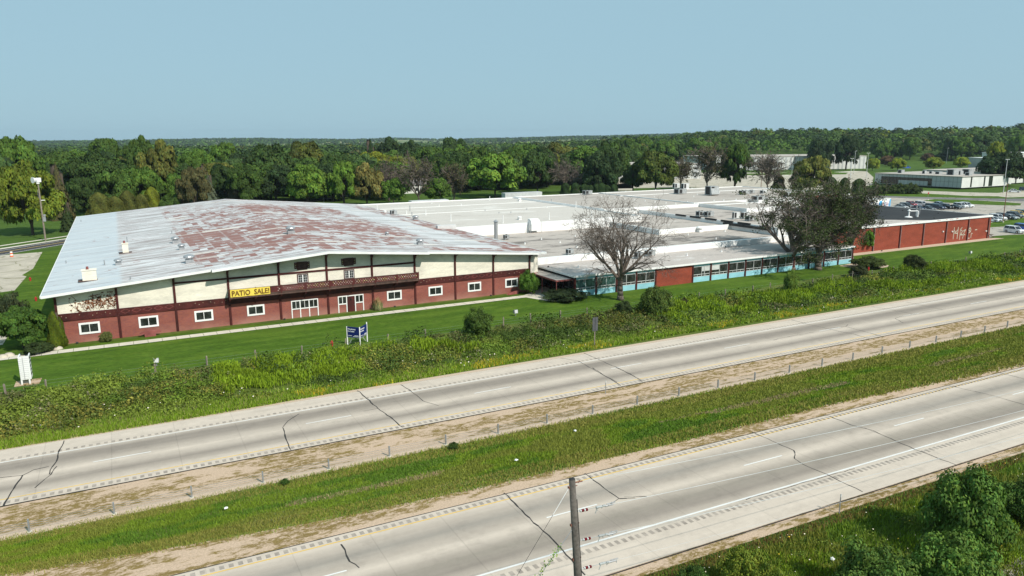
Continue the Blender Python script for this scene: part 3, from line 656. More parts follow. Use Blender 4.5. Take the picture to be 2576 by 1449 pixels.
# banner hanging on the railing
ax = V(*L2(243, 780), BY-.06); ex = V(*L2(1030, 780), BY-.06)[0]
bn = thing('banner', 'yellow banner reading PATIO SALE! tied to the left end of the balcony railing', 'banner', (bx0+.1, BY-.12, 3.95))
nb = 26; vs = []; fs = []
for i in range(nb+1):
    x = (ex-bx0-.1)*i/nb; yy = .02*math.sin(i*1.3)-.01
    vs += [(x, yy, 0.0+.015*math.sin(i*.7)), (x, yy+.01*math.sin(i), .97)]
for i in range(nb): fs.append((2*i, 2*i+2, 2*i+3, 2*i+1))
me = bpy.data.meshes.new('cloth'); me.from_pydata(vs, [], fs); me.update(); link('cloth', me, MAT['yellow'], bn)
def text_mesh(name, s, size, mat, parent, loc, rot=(math.pi/2, 0, 0), sx=1, ext=.004, bold=.0, align='LEFT', shear=0):
    cu = bpy.data.curves.new(name, 'FONT'); cu.body = s; cu.size = size; cu.extrude = ext; cu.offset = bold; cu.align_x = align; cu.shear = shear; cu.resolution_u = 2
    t = bpy.data.objects.new('tmp_text', cu); COL.objects.link(t); dg = bpy.context.evaluated_depsgraph_get(); me = bpy.data.meshes.new_from_object(t.evaluated_get(dg)); bpy.data.objects.remove(t)
    me.name = name; me.materials.clear(); o = link(name, me, MAT[mat], parent); o.location = loc; o.rotation_euler = rot; o.scale = (sx, 1, 1); return o
bwid = ex-bx0-.1
t = text_mesh('lettering', 'PATIO  SALE!', .93, 'brown', bn, (.14, -.045, .16), sx=1.0, bold=.018)
t.scale = ((bwid-.3)/t.dimensions.x if t.dimensions.x else 1, 1, 1)
# chimneys and vents on the metal roof, all bolted to it
def onroof(px, py):
    z = 7.5
    for _ in range(8): p = G(px, py, z); z = zt(p[0])
    return p[0], p[1], z
def chimney(px, py, w, d, h):
    x, y, z = onroof(px, py); m = MB(); m.cbox(x, y, z-.15, w, d, h); m.cbox(x, y, z+h-.15, w+.14, d+.14, .1)
    c = part(m, 'chimney', 'creambrick', roof); m = MB(); m.cyl(x-w*.1, y, z+h-.05, z+h+.3, .16, .13); part(m, 'flue', 'orange' if False else 'redtrim', roof)
    m = MB(); m.cbox(x+.15, y-.05, z+.02, w+1.3, d+.5, .05); part(m, 'flashing', 'darkwood', roof)
chimney(*A1(680, 678), 1.55, 1.0, 1.45); chimney(*A1(950, 470), .8, .8, 1.55)
def mushroom(px, py, s=1, pos=None, mat='galv', par=None):
    x, y, z = pos or onroof(px, py); m = MB(); m.cbox(x, y, z-.15, .75*s, .75*s, .4*s+.1); m.cyl(x, y, z+.3*s, z+.5*s, .3*s); m.cyl(x, y, z+.5*s, z+.62*s, .5*s, .55*s, 14); m.dome(x, y, z+.62*s, .55*s, .25*s, 14)
    part(m, 'roof_ventilator', mat, par or roof)
for p, s in ((A1(895, 560), 1.0), (A1(1430, 545), 1.3), (A1(1325, 395), 1.2), (A1(1372, 445), 1.0), (A1(2195, 325), 1.4), (A2(593, 408), 1.1), (A2(345, 338), .7)): mushroom(*p, s)
for p, h in ((A1(790, 562), .7), (A1(962, 400), 1.1), (A1(1298, 325), .5), (A1(985, 672), .4), (A1(500, 550), .4), (A1(612, 235), .4)):
    x, y, z = onroof(*p); m = MB(); m.cyl(x, y, z-.1, z+h, .07, n=8); part(m, 'vent_pipe', 'galv', roof)
# dead ivy on the first cream bay
m = MB()
for k in range(70):
    x = random.gauss(-3.3, 1.25); z = random.gauss(4.3, .55); z = min(max(z, 3.75), 5.6); x = min(max(x, -7.0), -1.5)
    for j in range(4):
        nx_ = x+random.uniform(-.35, .35); nz = z+random.uniform(-.1, .45); nx_ = min(max(nx_, -7.2), -1.45); nz = min(nz, 5.8)
        m.tube((x, FY-.02, z), (nx_, FY-.02, nz), random.uniform(.01, .03), n=3); x, z = nx_, nz
        if random.random() < .45: m.cbox(x, FY-.03, z-.06, .16, .03, .13)
tag(m.build('dead_ivy', simple('dry_ivy', (.24, .10, .05), .9, .4)), 'rust-brown dried ivy clinging to the leftmost cream brick bay', 'vine')

# ------------------------------------------------------------------ glazed office wing
gw = thing('office_wing', 'low flat-roofed office wing with sky-blue panels, ribbon windows and maroon posts beside the bare tree', 'building', (59.6, 91.5, 0))
GY = 91.5; gx0 = 59.6; GX = [59.6, 63.47, 67.3, 71.15, 75.0, 82.75]+[82.75+3.96*k for k in range(1, 11)]; gx1 = GX[-1]
m = MB(); m.box(gx0-.45, gx1+.3, GY-.4, 102.4, 3.1, 3.32); gr = part(m, 'roof', 'flatG', gw)
m = MB(); m.box(gx0-.5, gx1+.3, GY-.46, GY-.40, 3.06, 3.36); m.box(gx0-.52, gx0-.45, GY-.4, 102.3, 3.1, 3.37); part(m, 'fascia', 'white', gr)
m = MB(); m.box(gx0+.1, gx1, GY+.35, GY+.5, 0, 3.1); m.box(gx0+.1, gx0+.25, GY+.5, 102, 0, 3.1); part(m, 'inner_wall', 'darkwood', gw)
for i, x in enumerate(GX):
    m = MB(); m.box(x-.14, x+.14, GY-.14, GY+.2, 0, 3.08); part(m, 'post', 'maroon', gw)
for i in range(len(GX)-1):
    a, b = GX[i]+.15, GX[i+1]-.15
    if i == 4:
        m = MB(); m.box(a-.02, b+.02, GY-.05, GY+.2, 0, 3.08); part(m, 'brick_panel', 'orangebrick', gw); continue
    m = MB(); m.box(a, b, GY, GY+.1, 0, .88); m.box(a, b, GY, GY+.1, 2.62, 3.07); part(m, 'blue_panel', 'bluepanel', gw)
    c = (a+b)/2; m = MB(); m.box(a, b, GY-.03, GY+.08, .885, .95); m.box(a, b, GY-.03, GY+.08, 1.24, 1.31); m.box(a, b, GY-.03, GY+.08, 2.55, 2.615); m.box(c-.035, c+.035, GY-.03, GY+.08, .95, 2.55)
    for q in (a+.03, b-.03): m.box(q-.03, q+.03, GY-.03, GY+.08, .95, 2.55)
    for q in ((a+c)/2, (b+c)/2): m.box(q-.025, q+.025, GY-.025, GY+.07, .95, 1.24)
    if i == 5: m.box(c+.55, c+.65, GY-.04, GY+.08, .95, 2.55)
    w = part(m, 'window', 'offwhite', gw); pane(w, a, b, .95, 2.55, GY+.05, 'tealglass' if i < 2 else 'glass')
    if i in (5, 6): 
        m = MB(); m.box(c+.05 if i == 5 else a+.06, b-.06 if i == 5 else c-.05, GY+.02, GY+.035, 1.75, 2.54); part(m, 'roller_blind', 'offwhite', w)
# end wall with clerestory
for k, y in enumerate((94.5, 98.2, 101.8)): m = MB(); m.box(gx0-.12, gx0+.12, y-.12, y+.12, 0, 3.08); part(m, 'post', 'maroon', gw)
m = MB(); m.box(gx0-.02, gx0+.05, GY+.2, 101.7, .5, 3.05); part(m, 'end_glazing', 'glass', gw)
m = MB(); m.box(gx0-.06, gx0-.03, GY+.2, 94.3, 1.1, 1.2); m.box(gx0-.06, gx0-.03, GY+.2, 94.3, 2.4, 2.5); m.box(gx0-.06, gx0-.03, 93.0, 93.08, .9, 2.9); part(m, 'end_mullions', 'galv', gw)
# entrance canopy
cn = thing('entrance_canopy', 'flat roofed entrance canopy on two thin posts between the chalet warehouse and the blue-panelled wing', 'canopy', (58, 95.5, 0))
m = MB(); m.box(56.6, 59.4, 91.9, 101.8, 2.62, 2.76); cr_ = part(m, 'canopy_roof', 'flatD', cn)
m = MB(); m.box(56.52, 59.42, 91.82, 91.9, 2.56, 2.80); m.box(56.52, 56.6, 91.9, 101.8, 2.56, 2.80); part(m, 'canopy_fascia', 'redtrim', cr_)
for y in (92.0, 96.2): m = MB(); m.cyl(56.66, y, 0, 2.56, .06, n=8); part(m, 'post', 'redtrim', cn)

# ------------------------------------------------------------------ flat roofed factory
fa = thing('flat_roof_factory', 'sprawling white flat-roofed factory on stepped levels behind the chalet warehouse and office wing', 'building', (100, 150, 0))
def block(name, x0, x1, y0, y1, z, wall, rf, par=0.25, parw=.3, sides='SWNE'):
    m = MB(); m.box(x0, x1, y0, y1, 0, z-.12); part(m, 'wall', wall, fa)
    m = MB(); m.box(x0+.02, x1-.02, y0+.02, y1-.02, z-.119, z); r = part(m, 'roof', rf, fa)
    if par:
        m = MB()
        if 'S' in sides: m.box(x0-.02, x1+.02, y0-.02, y0+parw, z-.35, z+par)
        if 'N' in sides: m.box(x0-.02, x1+.02, y1-parw, y1+.02, z-.35, z+par)
        if 'W' in sides: m.box(x0-.02, x0+parw, y0+parw+.002, y1-parw-.002, z-.35, z+par)
        if 'E' in sides: m.box(x1-parw, x1+.02, y0+parw+.002, y1-parw-.002, z-.35, z+par)
        part(m, 'parapet', 'white', r)
    return r
rM = block('M', 57.35, 124.6, 102.45, 136, 4.15, 'white', 'flatM', .2, .9, 'S')
rA = block('A2', 97.0, 117.5, 117.6, 149, 4.9, 'white', 'flatM', .3, .35, 'SW')
rU1 = block('U1', 57.4, 105.8, 134.6, 197, 6.0, 'white', 'flatU', .22, .4, 'SNE')
rU2 = block('U2', 106.0, 136.8, 150.0, 197, 6.2, 'white', 'flatD', .22, .35, 'SNW')
rB = block('B', 116.6, 137.0, 104.5, 149.8, 5.55, 'white', 'flatM', .22, .3, 'W')
rU3 = block('U3', 136.9, 200.0, 152.0, 197, 6.25, 'white', 'flatD', .22, .35, 'SWNE')
block('U3b', 136.9, 152.0, 133.0, 151.95, 6.22, 'white', 'flatD', .22, .35, 'SW')
block('L1', 152.05, 184.0, 136.0, 151.9, 5.2, 'white', 'flatU', .15, .3, 'S')
block('L2', 184.05, 197.0, 145.0, 151.9, 4.7, 'white', 'flatU', .15, .3, 'S')
# membrane seams
m = MB()
for p, q in (((700, 265), (2576, 155)), ): 
    a = G(*R1(*p), 6.25); b = G(*R1(*q), 6.25); m.box(a[0], 199.6, a[1]-.25, a[1]+.25, 6.2, 6.36)
a = G(*R1(2050, 400), 6.25); m.box(137.3, 199.6, a[1]-.3, a[1]+.3, 6.25, 6.4); part(m, 'membrane_seam', 'white', rU3)
m = MB(); m.box(57.5, 105, 165.6, 166.0, 6.0, 6.07); m.box(57.5, 105, 181.6, 181.9, 6.0, 6.07); part(m, 'membrane_seam', 'white', rU1)
# brick bump on the far right and lower annex
m = MB(); m.box(184, 195.5, 151.72, 151.96, 4.7, 6.5); part(m, 'brick_upstand', 'orangebrick', fa)
# units
def unit(p, zr, w, d, h, par, kind='box', lift=.25):
    x, y, z = G(*p, zr); m = MB()
    for sx in (-1, 1):
        for sy in (-1, 1): m.cbox(x+sx*(w/2-.1), y+sy*(d/2-.1), z-.01, .12, .12, lift)
    m.cbox(x, y, z+lift-.01, w, d, h); 
    if kind == 'hood': m.prism([(y-d/2, z+lift), (y-d/2-.5, z+lift+.2), (y-d/2, z+lift+h*.8)], 'x', x-w/2, x+w/2)
    u = part(m, 'rooftop_unit', 'hvac' if kind != 'white' else 'offwhite', par)
    m = MB(); m.box(x-w*.42, x-w*.06, y-d/2-.02, y-d/2, z+lift+.12, z+lift+h-.12); m.box(x-w/2-.02, x-w/2, y-d*.35, y+d*.35, z+lift+.12, z+lift+h-.12); part(m, 'grille', 'grille', par)
    if kind in ('box', 'cond'):
        m = MB()
        for k in range(2 if w > 1.4 else 1): m.cyl(x+(k-.5)*w*.45 if w > 1.4 else x, y, z+lift+h-.011, z+lift+h+.1, min(w, d)*.2, n=14)
        part(m, 'fan_guard', 'grille', par)
UN = [(R1(230, 245), 6.2, 2.6, 1.8, 1.1, rU2, 'box'), (R1(1575, 235), 6.25, 3.2, 2.4, 1.4, rU3, 'box'), (R1(1515, 155), 6.25, 2.2, 1.2, 1.5, rU3, 'white'), (R1(1645, 165), 6.25, 2.4, 1.4, 1.7, rU3, 'white'),
      (R1(2030, 255), 6.25, 3.2, 2.6, 2.6, rU3, 'hood'), (R1(2500, 245), 6.25, 3.0, 1.6, 1.1, rU3, 'box'), (R2(210, 230), 6.25, 1.8, 1.4, .9, rU3, 'box'), (R2(335, 330), 6.25, 4.0, 2.2, 1.1, rU3, 'box'), (R2(390, 235), 6.25, 1.8, 1.4, .9, rU3, 'white'), (R2(770, 280), 6.25, 3.4, 2.0, 1.2, rU3, 'white'),
      (R1(1870, 560), 5.55, 1.9, 1.3, 1.0, rB, 'box'), (R1(1990, 565), 5.55, 1.9, 1.3, 1.0, rB, 'box'), (R1(2380, 600), 5.55, 1.7, .6, 1.4, rB, 'white'), (R1(2510, 595), 5.55, 1.6, 1.2, 1.3, rB, 'white'), (R2(200, 625), 5.55, 2.0, 1.4, .9, rB, 'box'),
      (R5(600, 195), 4.15, 1.1, .8, .75, rM, 'box'), (R5(1600, 250), 3.32, 1.2, 1.1, .9, gr, 'box'), (R5(1760, 215), 3.32, 1.6, 1.1, .8, gr, 'box'), (B2(395, 665), 6.0, 1.4, 1.1, .9, rU1, 'box'), (B2(1245, 850), 4.15, 1.0, .8, .7, rM, 'box')]
for p, zr, w, d, h, par, kd in UN: unit(p, zr, w, d, h, par, kd)
def rpipe(p, zr, h, r, par, mat='white'): x, y, z = G(*p, zr); m = MB(); m.cyl(x, y, z-.02, z+h, r, n=8); m.cyl(x, y, z-.01, z+.12, r*1.8, r, n=8); part(m, 'vent_pipe', mat, par)
for p, h in ((B2(270, 628), 1.3), (B2(518, 635), 1.4), (B2(533, 670), .9), (B2(493, 655), .8), (B2(638, 665), 1.3), (B2(827, 710), 1.6), (B2(683, 578), 1.1), (B2(1120, 555), 1.2), (B2(1220, 725), 1.7), (B2(1568, 698), 1.6), (B2(1585, 575), 1.2), (B2(1770, 608), 1.6), (B2(1965, 620), 1.2), (B2(1890, 672), 1.5), (B2(737, 598), .5), (B2(905, 590), .4), (B2(1085, 635), .4), (B2(1190, 650), .3), (B2(1280, 650), .4), (B2(1400, 625), .4), (B2(1550, 610), .4)): rpipe(p, 6.0, h, .09, rU1, random.choice(['white', 'white', 'galv']))
mushroom(0, 0, 1.3, G(*B2(560, 705), 6.0), 'galv', rU1); mushroom(0, 0, .8, G(*B2(330, 652), 6.0), 'white', rU1); mushroom(0, 0, .9, G(*B2(1345, 700), 6.0), 'white', rU1); mushroom(0, 0, 1.0, G(*B2(1345, 560), 6.0), 'white', rU1)
mushroom(0, 0, 1.4, G(*R1(1858, 785), 4.15), 'white', rM)
for p in (R1(430, 272), R1(548, 290), R1(632, 298), R1(770, 312), R1(910, 325), R1(1065, 340), R1(1210, 355), R1(1368, 370), R1(1510, 382), R1(1005, 290), R1(1198, 282)): rpipe(p, 6.2, .35, .1, rU2)
for p in (R1(1680, 355), R1(1820, 245), R1(2065, 335), R1(2208, 330), R1(2385, 320), R1(2145, 218), R1(1770, 275), R1(785, 205), R1(1220, 180), R1(1745, 155), R2(180, 305), R2(510, 278), R2(145, 395), R2(325, 415), R2(540, 205)): rpipe(p, 6.25, .35, .1, rU3)
for p in (R1(55, 850), R1(80, 1010), R1(328, 745), R1(1690, 830), R1(2225, 780), R1(2095, 890), A2(1510, 370), A2(1650, 395), A2(1775, 428), A2(1385, 405)): rpipe(p, 4.15, .35, .1, rM)
for p in (R1(1675, 1130), R1(2175, 1075), R1(1745, 1020), A3(33, 490), A3(293, 462), R5(728, 375), R1(102, 1300)): rpipe(p, 3.32, .35, .1, gr)
rpipe(R1(2225, 1025), 3.32, .5, .08, gr, 'grille'); rpipe(R5(290, 375), 3.32, .2, .12, gr, 'grille')
# tall flue with cowl, and the big white wall hood
x, y, z = G(*A2(1167, 370), 4.15); m = MB(); m.cyl(x, y, z-.02, z+3.5, .36, n=14); m.cyl(x, y, z+3.55, z+3.95, .55, .03, 14); m.cyl(x, y, z+3.45, z+3.6, .08); part(m, 'metal_flue', 'galv', rM)
x, _, z = V(*A2(1445, 300), 134.5); m = MB(); pr = [(134.55, 4.6), (133.3, 4.6), (133.25, 5.9), (133.5, 6.7), (134.0, 7.0), (134.9, 7.05), (134.9, 6.3), (134.55, 6.2)]
m.prism(pr, 'x', x-1.0, x+1.1); part(m, 'duct_hood', 'white', rM)
m = MB(); m.box(x+1.4, x+1.45, 133.3, 133.35, 4.15, 6.4); m.box(x-1.3, x-1.25, 133.3, 133.35, 4.15, 6.0); part(m, 'duct_stay', 'galv', rM)
m = MB(); a = G(*A2(1075, 335), 4.15); m.box(a[0]-1.2, a[0]+1.2, a[1]-.3, a[1]+.3, 4.9, 5.3); part(m, 'crate_unit', 'grille', rM)
a = V(*A2(730, 270), 133.4); b = V(*A2(870, 270), 133.4); m = MB(); m.box(a[0], b[0], 133.6, 134.5, 5.6, 6.9); part(m, 'metal_shed', 'offwhite', rU1)
# dark piping on the roof corner beyond the tree
m = MB(); a = G(*R1(1830, 590), 5.55)
for k in range(5): m.box(116.4, 116.75, 112+k*5, 115.5+k*5, 5.56, 5.95)
m.box(116.1, 116.5, 106.5, 119.5, 5.0, 5.5); part(m, 'pipe_run', 'grille', rB)

# ------------------------------------------------------------------ orange brick hall with black roof
bh = thing('brick_hall', 'orange-red brick hall with black flat roof and faded graffiti at the right end', 'building', (139, 99.3, 0))
m = MB(); m.box(123.5, 181.3, 99.3, 135.8, 0, 5.1); part(m, 'brick_wall', 'orangebrick', bh)
m = MB(); m.box(123.4, 181.4, 99.2, 135.9, 5.102, 5.4); hr = part(m, 'roof', 'flatG', bh)
m = MB(); m.add([(181.1, 99.6, 5.41), (159.5, 99.6, 5.41), (147, 108.7, 5.41), (147, 135.7, 5.41), (181.1, 135.7, 5.41)], [(0, 4, 3, 2, 1)]); part(m, 'black_membrane', 'flatB', hr)
m = MB(); m.box(123.3, 181.5, 99.08, 99.2, 5.05, 5.50); m.box(181.4, 181.5, 99.2, 135.9, 5.05, 5.50); m.box(123.3, 181.4, 99.2, 99.55, 5.402, 5.46); part(m, 'fascia', 'white', hr)
m = MB()
for x0, w in ((149.8, 1.4), (151.9, 2.0), (160.0, 1.2), (162.8, 2.9), (167.0, .9), (172, 1.1)): 
    for k in range(5): m.cbox(x0+random.uniform(0, w), 99.075, 5.25+random.uniform(0, .15), random.uniform(.15, .5), .008, random.uniform(.03, .09))
part(m, 'rust_flakes', 'red', hr)
for x in (131, 139.0, 147.7, 155.7, 164.0, 172.3, 180.3):
    m = MB(); m.box(x-.14, x+.14, 99.12, 99.3, 0, 5.04); pl_ = part(m, 'pilaster', 'maroon', bh)
    m = MB(); m.box(x+.16, x+.28, 99.16, 99.3, 0, 5.04); part(m, 'downpipe', 'galv', pl_)
def stroke(mb, pts, w=.13, Y=99.29):
    P = [V(*R4(*p), 99.3) for p in pts]
    for (ax, _, az), (bx, _, bz) in zip(P[:-1], P[1:]):
        dx, dz = bx-ax, bz-az; l = math.hypot(dx, dz) or 1; nx_, nz_ = -dz/l*w, dx/l*w
        Y -= .0006
        mb.add([(ax-nx_, Y, az-nz_), (bx-nx_, Y, bz-nz_), (bx+nx_, Y, bz+nz_), (ax+nx_, Y, az+nz_)], [(0, 1, 2, 3)])
m = MB()
for s in ([(1165, 745), (1150, 860), (1135, 995)], [(1245, 740), (1230, 860), (1215, 980)], [(1160, 800), (1185, 850), (1230, 800)], [(1150, 860), (1225, 870)], [(1325, 745), (1285, 790), (1275, 900), (1265, 1000)], [(1285, 790), (1330, 830), (1395, 790)], [(1330, 830), (1290, 880), (1345, 900), (1325, 980)],
          [(1390, 800), (1345, 880), (1380, 900)], [(1275, 900), (1345, 900)], [(1485, 750), (1450, 800), (1490, 835), (1500, 800), (1485, 750)], [(1490, 835), (1455, 860)], [(1440, 880), (1430, 970), (1470, 965)], [(1535, 870), (1505, 870), (1495, 960)], [(1580, 800), (1625, 790)]): stroke(m, s, .11)
part(m, 'graffiti', 'stone', bh)
for p in ((923, 832), (1110, 832), (1797, 822)): x, y, z = V(*R4(*p), 99.3); m = MB(); m.cbox(x, 99.18, z-.12, .32, .22, .26); part(m, 'wall_lamp', 'white', bh)
m = MB(); a = G(*R4(235, 540), 5.41); m.cyl(a[0], a[1], 5.4, 5.6, .9, .5); m.cyl(a[0], a[1], 5.6, 6.9, .17); m.cyl(a[0], a[1], 6.9, 7.2, .4, .1); m.tube((a[0], a[1], 6.8), (a[0]+2.0, a[1]-.8, 6.8), .12); m.tube((a[0]+2.0, a[1]-.8, 6.8), (a[0]+2.0, a[1]-.8, 5.4), .2); part(m, 'roof_pump', 'white', hr)
for p, h in ((R4(382, 525), 2.6), (R4(447, 485), 1.7)): a = G(*p, 5.41); m = MB(); m.cyl(a[0], a[1], 5.4, 5.4+h, .15, n=8); m.cyl(a[0], a[1], 5.4+h, 5.45+h, .25, n=8); part(m, 'roof_pipe', 'galv', hr)
for p in (R4(835, 468), R4(752, 570), R4(117, 410), R2(1918, 585)): a = G(*p, 5.41); m = MB(); m.cyl(a[0], a[1], 5.4, 5.65, .12, n=8); part(m, 'roof_pipe', 'grille', hr)
#PART2
# ------------------------------------------------------------------ vehicles
def car_paint(name, c):
    m = MT(name, .28, .5); m.b.inputs['Coat Weight'].default_value = .5; m.b.inputs['Coat Roughness'].default_value = .08
    f = m.noise(m.obj(), 1.5, 3); return m.out(m.mix(1.0, c, m.ramp(f, (.3, .85), (.7, 1.05)), 'MULTIPLY'))
PAINT = {k: car_paint('car_paint_'+k, c) for k, c in dict(white=(.78, .79, .80), black=(.012, .013, .015), navy=(.015, .03, .07), silver=(.42, .45, .47), grey=(.10, .11, .12), red=(.28, .015, .03), yellow=(.72, .48, .05), teal=(.03, .12, .12), blue=(.02, .10, .45), paleblue=(.30, .38, .45)).items()}
MAT['lamp'] = simple('headlight_lens', (.75, .77, .78), .15, .05); MAT['tail'] = simple('tail_light', (.35, .01, .01), .2, .05); MAT['rim'] = simple('alloy_rim', (.45, .46, .47), .35, .1, 5, .6)
PROF = dict(sedan=(4.7, 1.82, 1.45, .82, [(-1.75, -.95), (.35, 1.25)], .95), suv=(4.75, 1.9, 1.75, 1.02, [(-2.25, -2.05), (.45, 1.15)], 1.08), pickup=(5.7, 1.98, 1.85, 1.08, [(-.75, -.55), (1.0, 1.75)], 1.12))
def make_car(kind, paint, label, x, y, head, group=None, name=None):
    L, Wd, H, belt, cab, hood = PROF[kind]
    t = thing(name or {'sedan': 'parked_sedan', 'suv': 'parked_suv', 'pickup': 'pickup_truck'}[kind], label, {'sedan': 'car', 'suv': 'car', 'pickup': 'pickup truck'}[kind], (x, y, .03), group, math.radians(head))
    l = L/2; w = Wd/2; (rb, rt_), (fb0, fb) = (cab[0][0], cab[0][1]), (cab[1][0], cab[1][1])
    # rb: rear base of cabin, rt_: rear roof, fb0: front roof, fb: windscreen base
    m = MB(); bw = w; prof = [(-l, .35), (-l+.05, belt-.12), (-l+.18, belt), (rb, belt+.02), (fb, belt+.02), (l-.35, hood-.16 if kind == 'sedan' else hood-.1), (l-.04, belt-.28), (l, .38), (l-.15, .22), (-l+.15, .22)]
    n = len(prof); vs = []
    for sgn, ins in ((-1, 0), (1, 0)):
        for px_, pz in prof: vs.append((px_, sgn*(bw-(.07 if pz > belt-.05 else 0)-(.10 if abs(px_) > l-.1 else 0)), pz))
    m.add(vs, [tuple(range(n))[::-1] if False else tuple(range(n)), tuple(range(n, 2*n))[::-1]]+[(i, n+i, n+(i+1) % n, (i+1) % n) for i in range(n)])
    if kind == 'pickup':
        m.box(-l+.1, rb-.05, -w+.12, -w+.2, belt, belt+.1); m.box(-l+.1, rb-.05, w-.2, w-.12, belt, belt+.1)
    for sx in (-l*.62, l*.62):
        for sy in (-1, 1): m.box(sx-.42, sx+.42, sy*w-.03 if sy > 0 else -w-.02, sy*w+.02 if sy > 0 else -w+.03, .66, .78)
    b = link('body', m.mesh('body'), PAINT[paint], t)
    m = MB(); wt = w-.25; wb = w-.09
    m.add([(rb, -wb, belt), (fb, -wb, belt), (fb, wb, belt), (rb, wb, belt), (rt_, -wt, H-.05), (fb0, -wt, H-.05), (fb0, wt, H-.05), (rt_, wt, H-.05)], [(0, 1, 5, 4), (1, 2, 6, 5), (2, 3, 7, 6), (3, 0, 4, 7), (4, 5, 6, 7)])
    m.build('cabin_glass', MAT['carglass'], t)
    m = MB(); m.add([(rt_-.05, -wt-.02, H-.06), (fb0+.03, -wt-.02, H-.06), (fb0+.03, wt+.02, H-.06), (rt_-.05, wt+.02, H-.06), (rt_+.1, -wt+.1, H), (fb0-.15, -wt+.1, H), (fb0-.15, wt-.1, H), (rt_+.1, wt-.1, H)], [(0, 3, 2, 1), (4, 5, 6, 7), (0, 1, 5, 4), (1, 2, 6, 5), (2, 3, 7, 6), (3, 0, 4, 7)])
    for sgn in (-1, 1):
        mid = (rt_+fb0)/2
        for xb, xt in ((mid-.1, mid), (fb-.02, fb0+.02), (rb+.02, rt_)): m.tube((xb, sgn*(wb-.0), belt), (xt, sgn*wt, H-.05), .045, n=4)
    link('roof', m.mesh('roof'), PAINT[paint], t)
    for sx in (-l*.62, l*.62):
        for sy in (-1, 1):
            m = MB(); m.tube((sx, sy*(w-.2), .34), (sx, sy*(w+.005), .34), .34, n=16); wh = m.build('wheel', MAT['tire'], t)
            m = MB(); m.tube((sx, sy*(w-.02), .34), (sx, sy*(w+.02), .34), .21, n=12); m.build('rim', MAT['rim'], wh)
    for sy in (-1, 1):
        m = MB(); m.cbox(l-.08, sy*(w-.33), belt-.32, .14, .36, .14); m.build('headlight', MAT['lamp'], t)
        m = MB(); m.cbox(-l+.05, sy*(w-.25), belt-.3, .1, .22, .2); m.build('tail_light', MAT['tail'], t)
    m = MB(); m.cbox(l-.03, 0, .42, .06, 1.0, .22); m.build('grille', MAT['black'], t)
    m = MB()
    for sy in (-1, 1): m.cbox(fb-.25, sy*(w+.06), belt-.02, .1, .16, .13)
    return t
def carpx(kind, paint, label, p, head=-96, group=None): x, y, _ = G(*p); return make_car(kind, paint, label, x, y, head, group)
g1 = 'cars parked in the lot behind the black roofed hall'; g2 = 'cars parked beside the rusty lamp post'
for k, c, lb, p in [('pickup', 'red', 'dark red pickup truck in the far row, left end of the lot', (240, 322)), ('suv', 'grey', 'charcoal crossover parked right in front of the red pickup truck', (185, 352)), ('sedan', 'silver', 'silver sedan half hidden behind the black roof, leftmost of the parked cars', (80, 362)),
    ('suv', 'white', 'white crossover with a dark rear, parked just right of the red pickup truck', (495, 318)), ('sedan', 'navy', 'dark navy sedan whose roof only shows over the black roof edge', (430, 392)), ('sedan', 'grey', 'grey sedan in the near row in front of the big black sport utility', (630, 398)), ('suv', 'black', 'tall black sport utility in the middle of the parked row', (710, 370)),
    ('sedan', 'paleblue', 'pale blue sedan in the far row behind the black cars', (850, 308)), ('suv', 'navy', 'dark navy crossover between two black cars in the lot', (830, 382)), ('suv', 'black', 'black crossover with bright headlights, third from the white cars', (985, 372)), ('sedan', 'black', 'low black sedan parked just left of the white crossovers', (1170, 378)),
    ('suv', 'white', 'white crossover next to the low black sedan', (1285, 352)), ('suv', 'white', 'white car at the right end of the far parked row', (1400, 342))]: carpx(k, c, lb, R4(*p), -98, g1)
for k, c, lb, p in [('sedan', 'white', 'white sedan nearest the right corner of the brick hall', (1930, 632)), ('suv', 'white', 'white sport utility behind the white sedan by the brick hall corner', (2030, 600)), ('suv', 'black', 'black crossover just right of the rusty lamp post', (2165, 580)), ('sedan', 'silver', 'silver hatchback squeezed between black crossover and grey coupe', (2285, 582)),
    ('suv', 'grey', 'dark grey crossover beside the yellow car', (2380, 552)), ('suv', 'yellow', 'bright yellow car in the row near the rusty lamp post', (2450, 532)), ('suv', 'teal', 'dark teal car at the right end beyond the yellow car', (2560, 510))]: carpx(k, c, lb, R4(*p), -98, g2)
carpx('suv', 'white', 'large white sport utility in the nearest drive at the right edge', R4(2375, 862), -103); carpx('suv', 'blue', 'blue crossover behind the large white sport utility at the right edge', R4(2570, 812), -103)
carpx('sedan', 'white', 'lone white sedan on the drive below the grey panelled office', R3(2430, 1022), -60); carpx('suv', 'navy', 'dark blue crossover behind the lone white sedan at the right edge', R3(2590, 1000), -60)
carpx('pickup', 'blue', 'small bright blue pickup truck on the far pale lot', B3(1690, 312), -20)
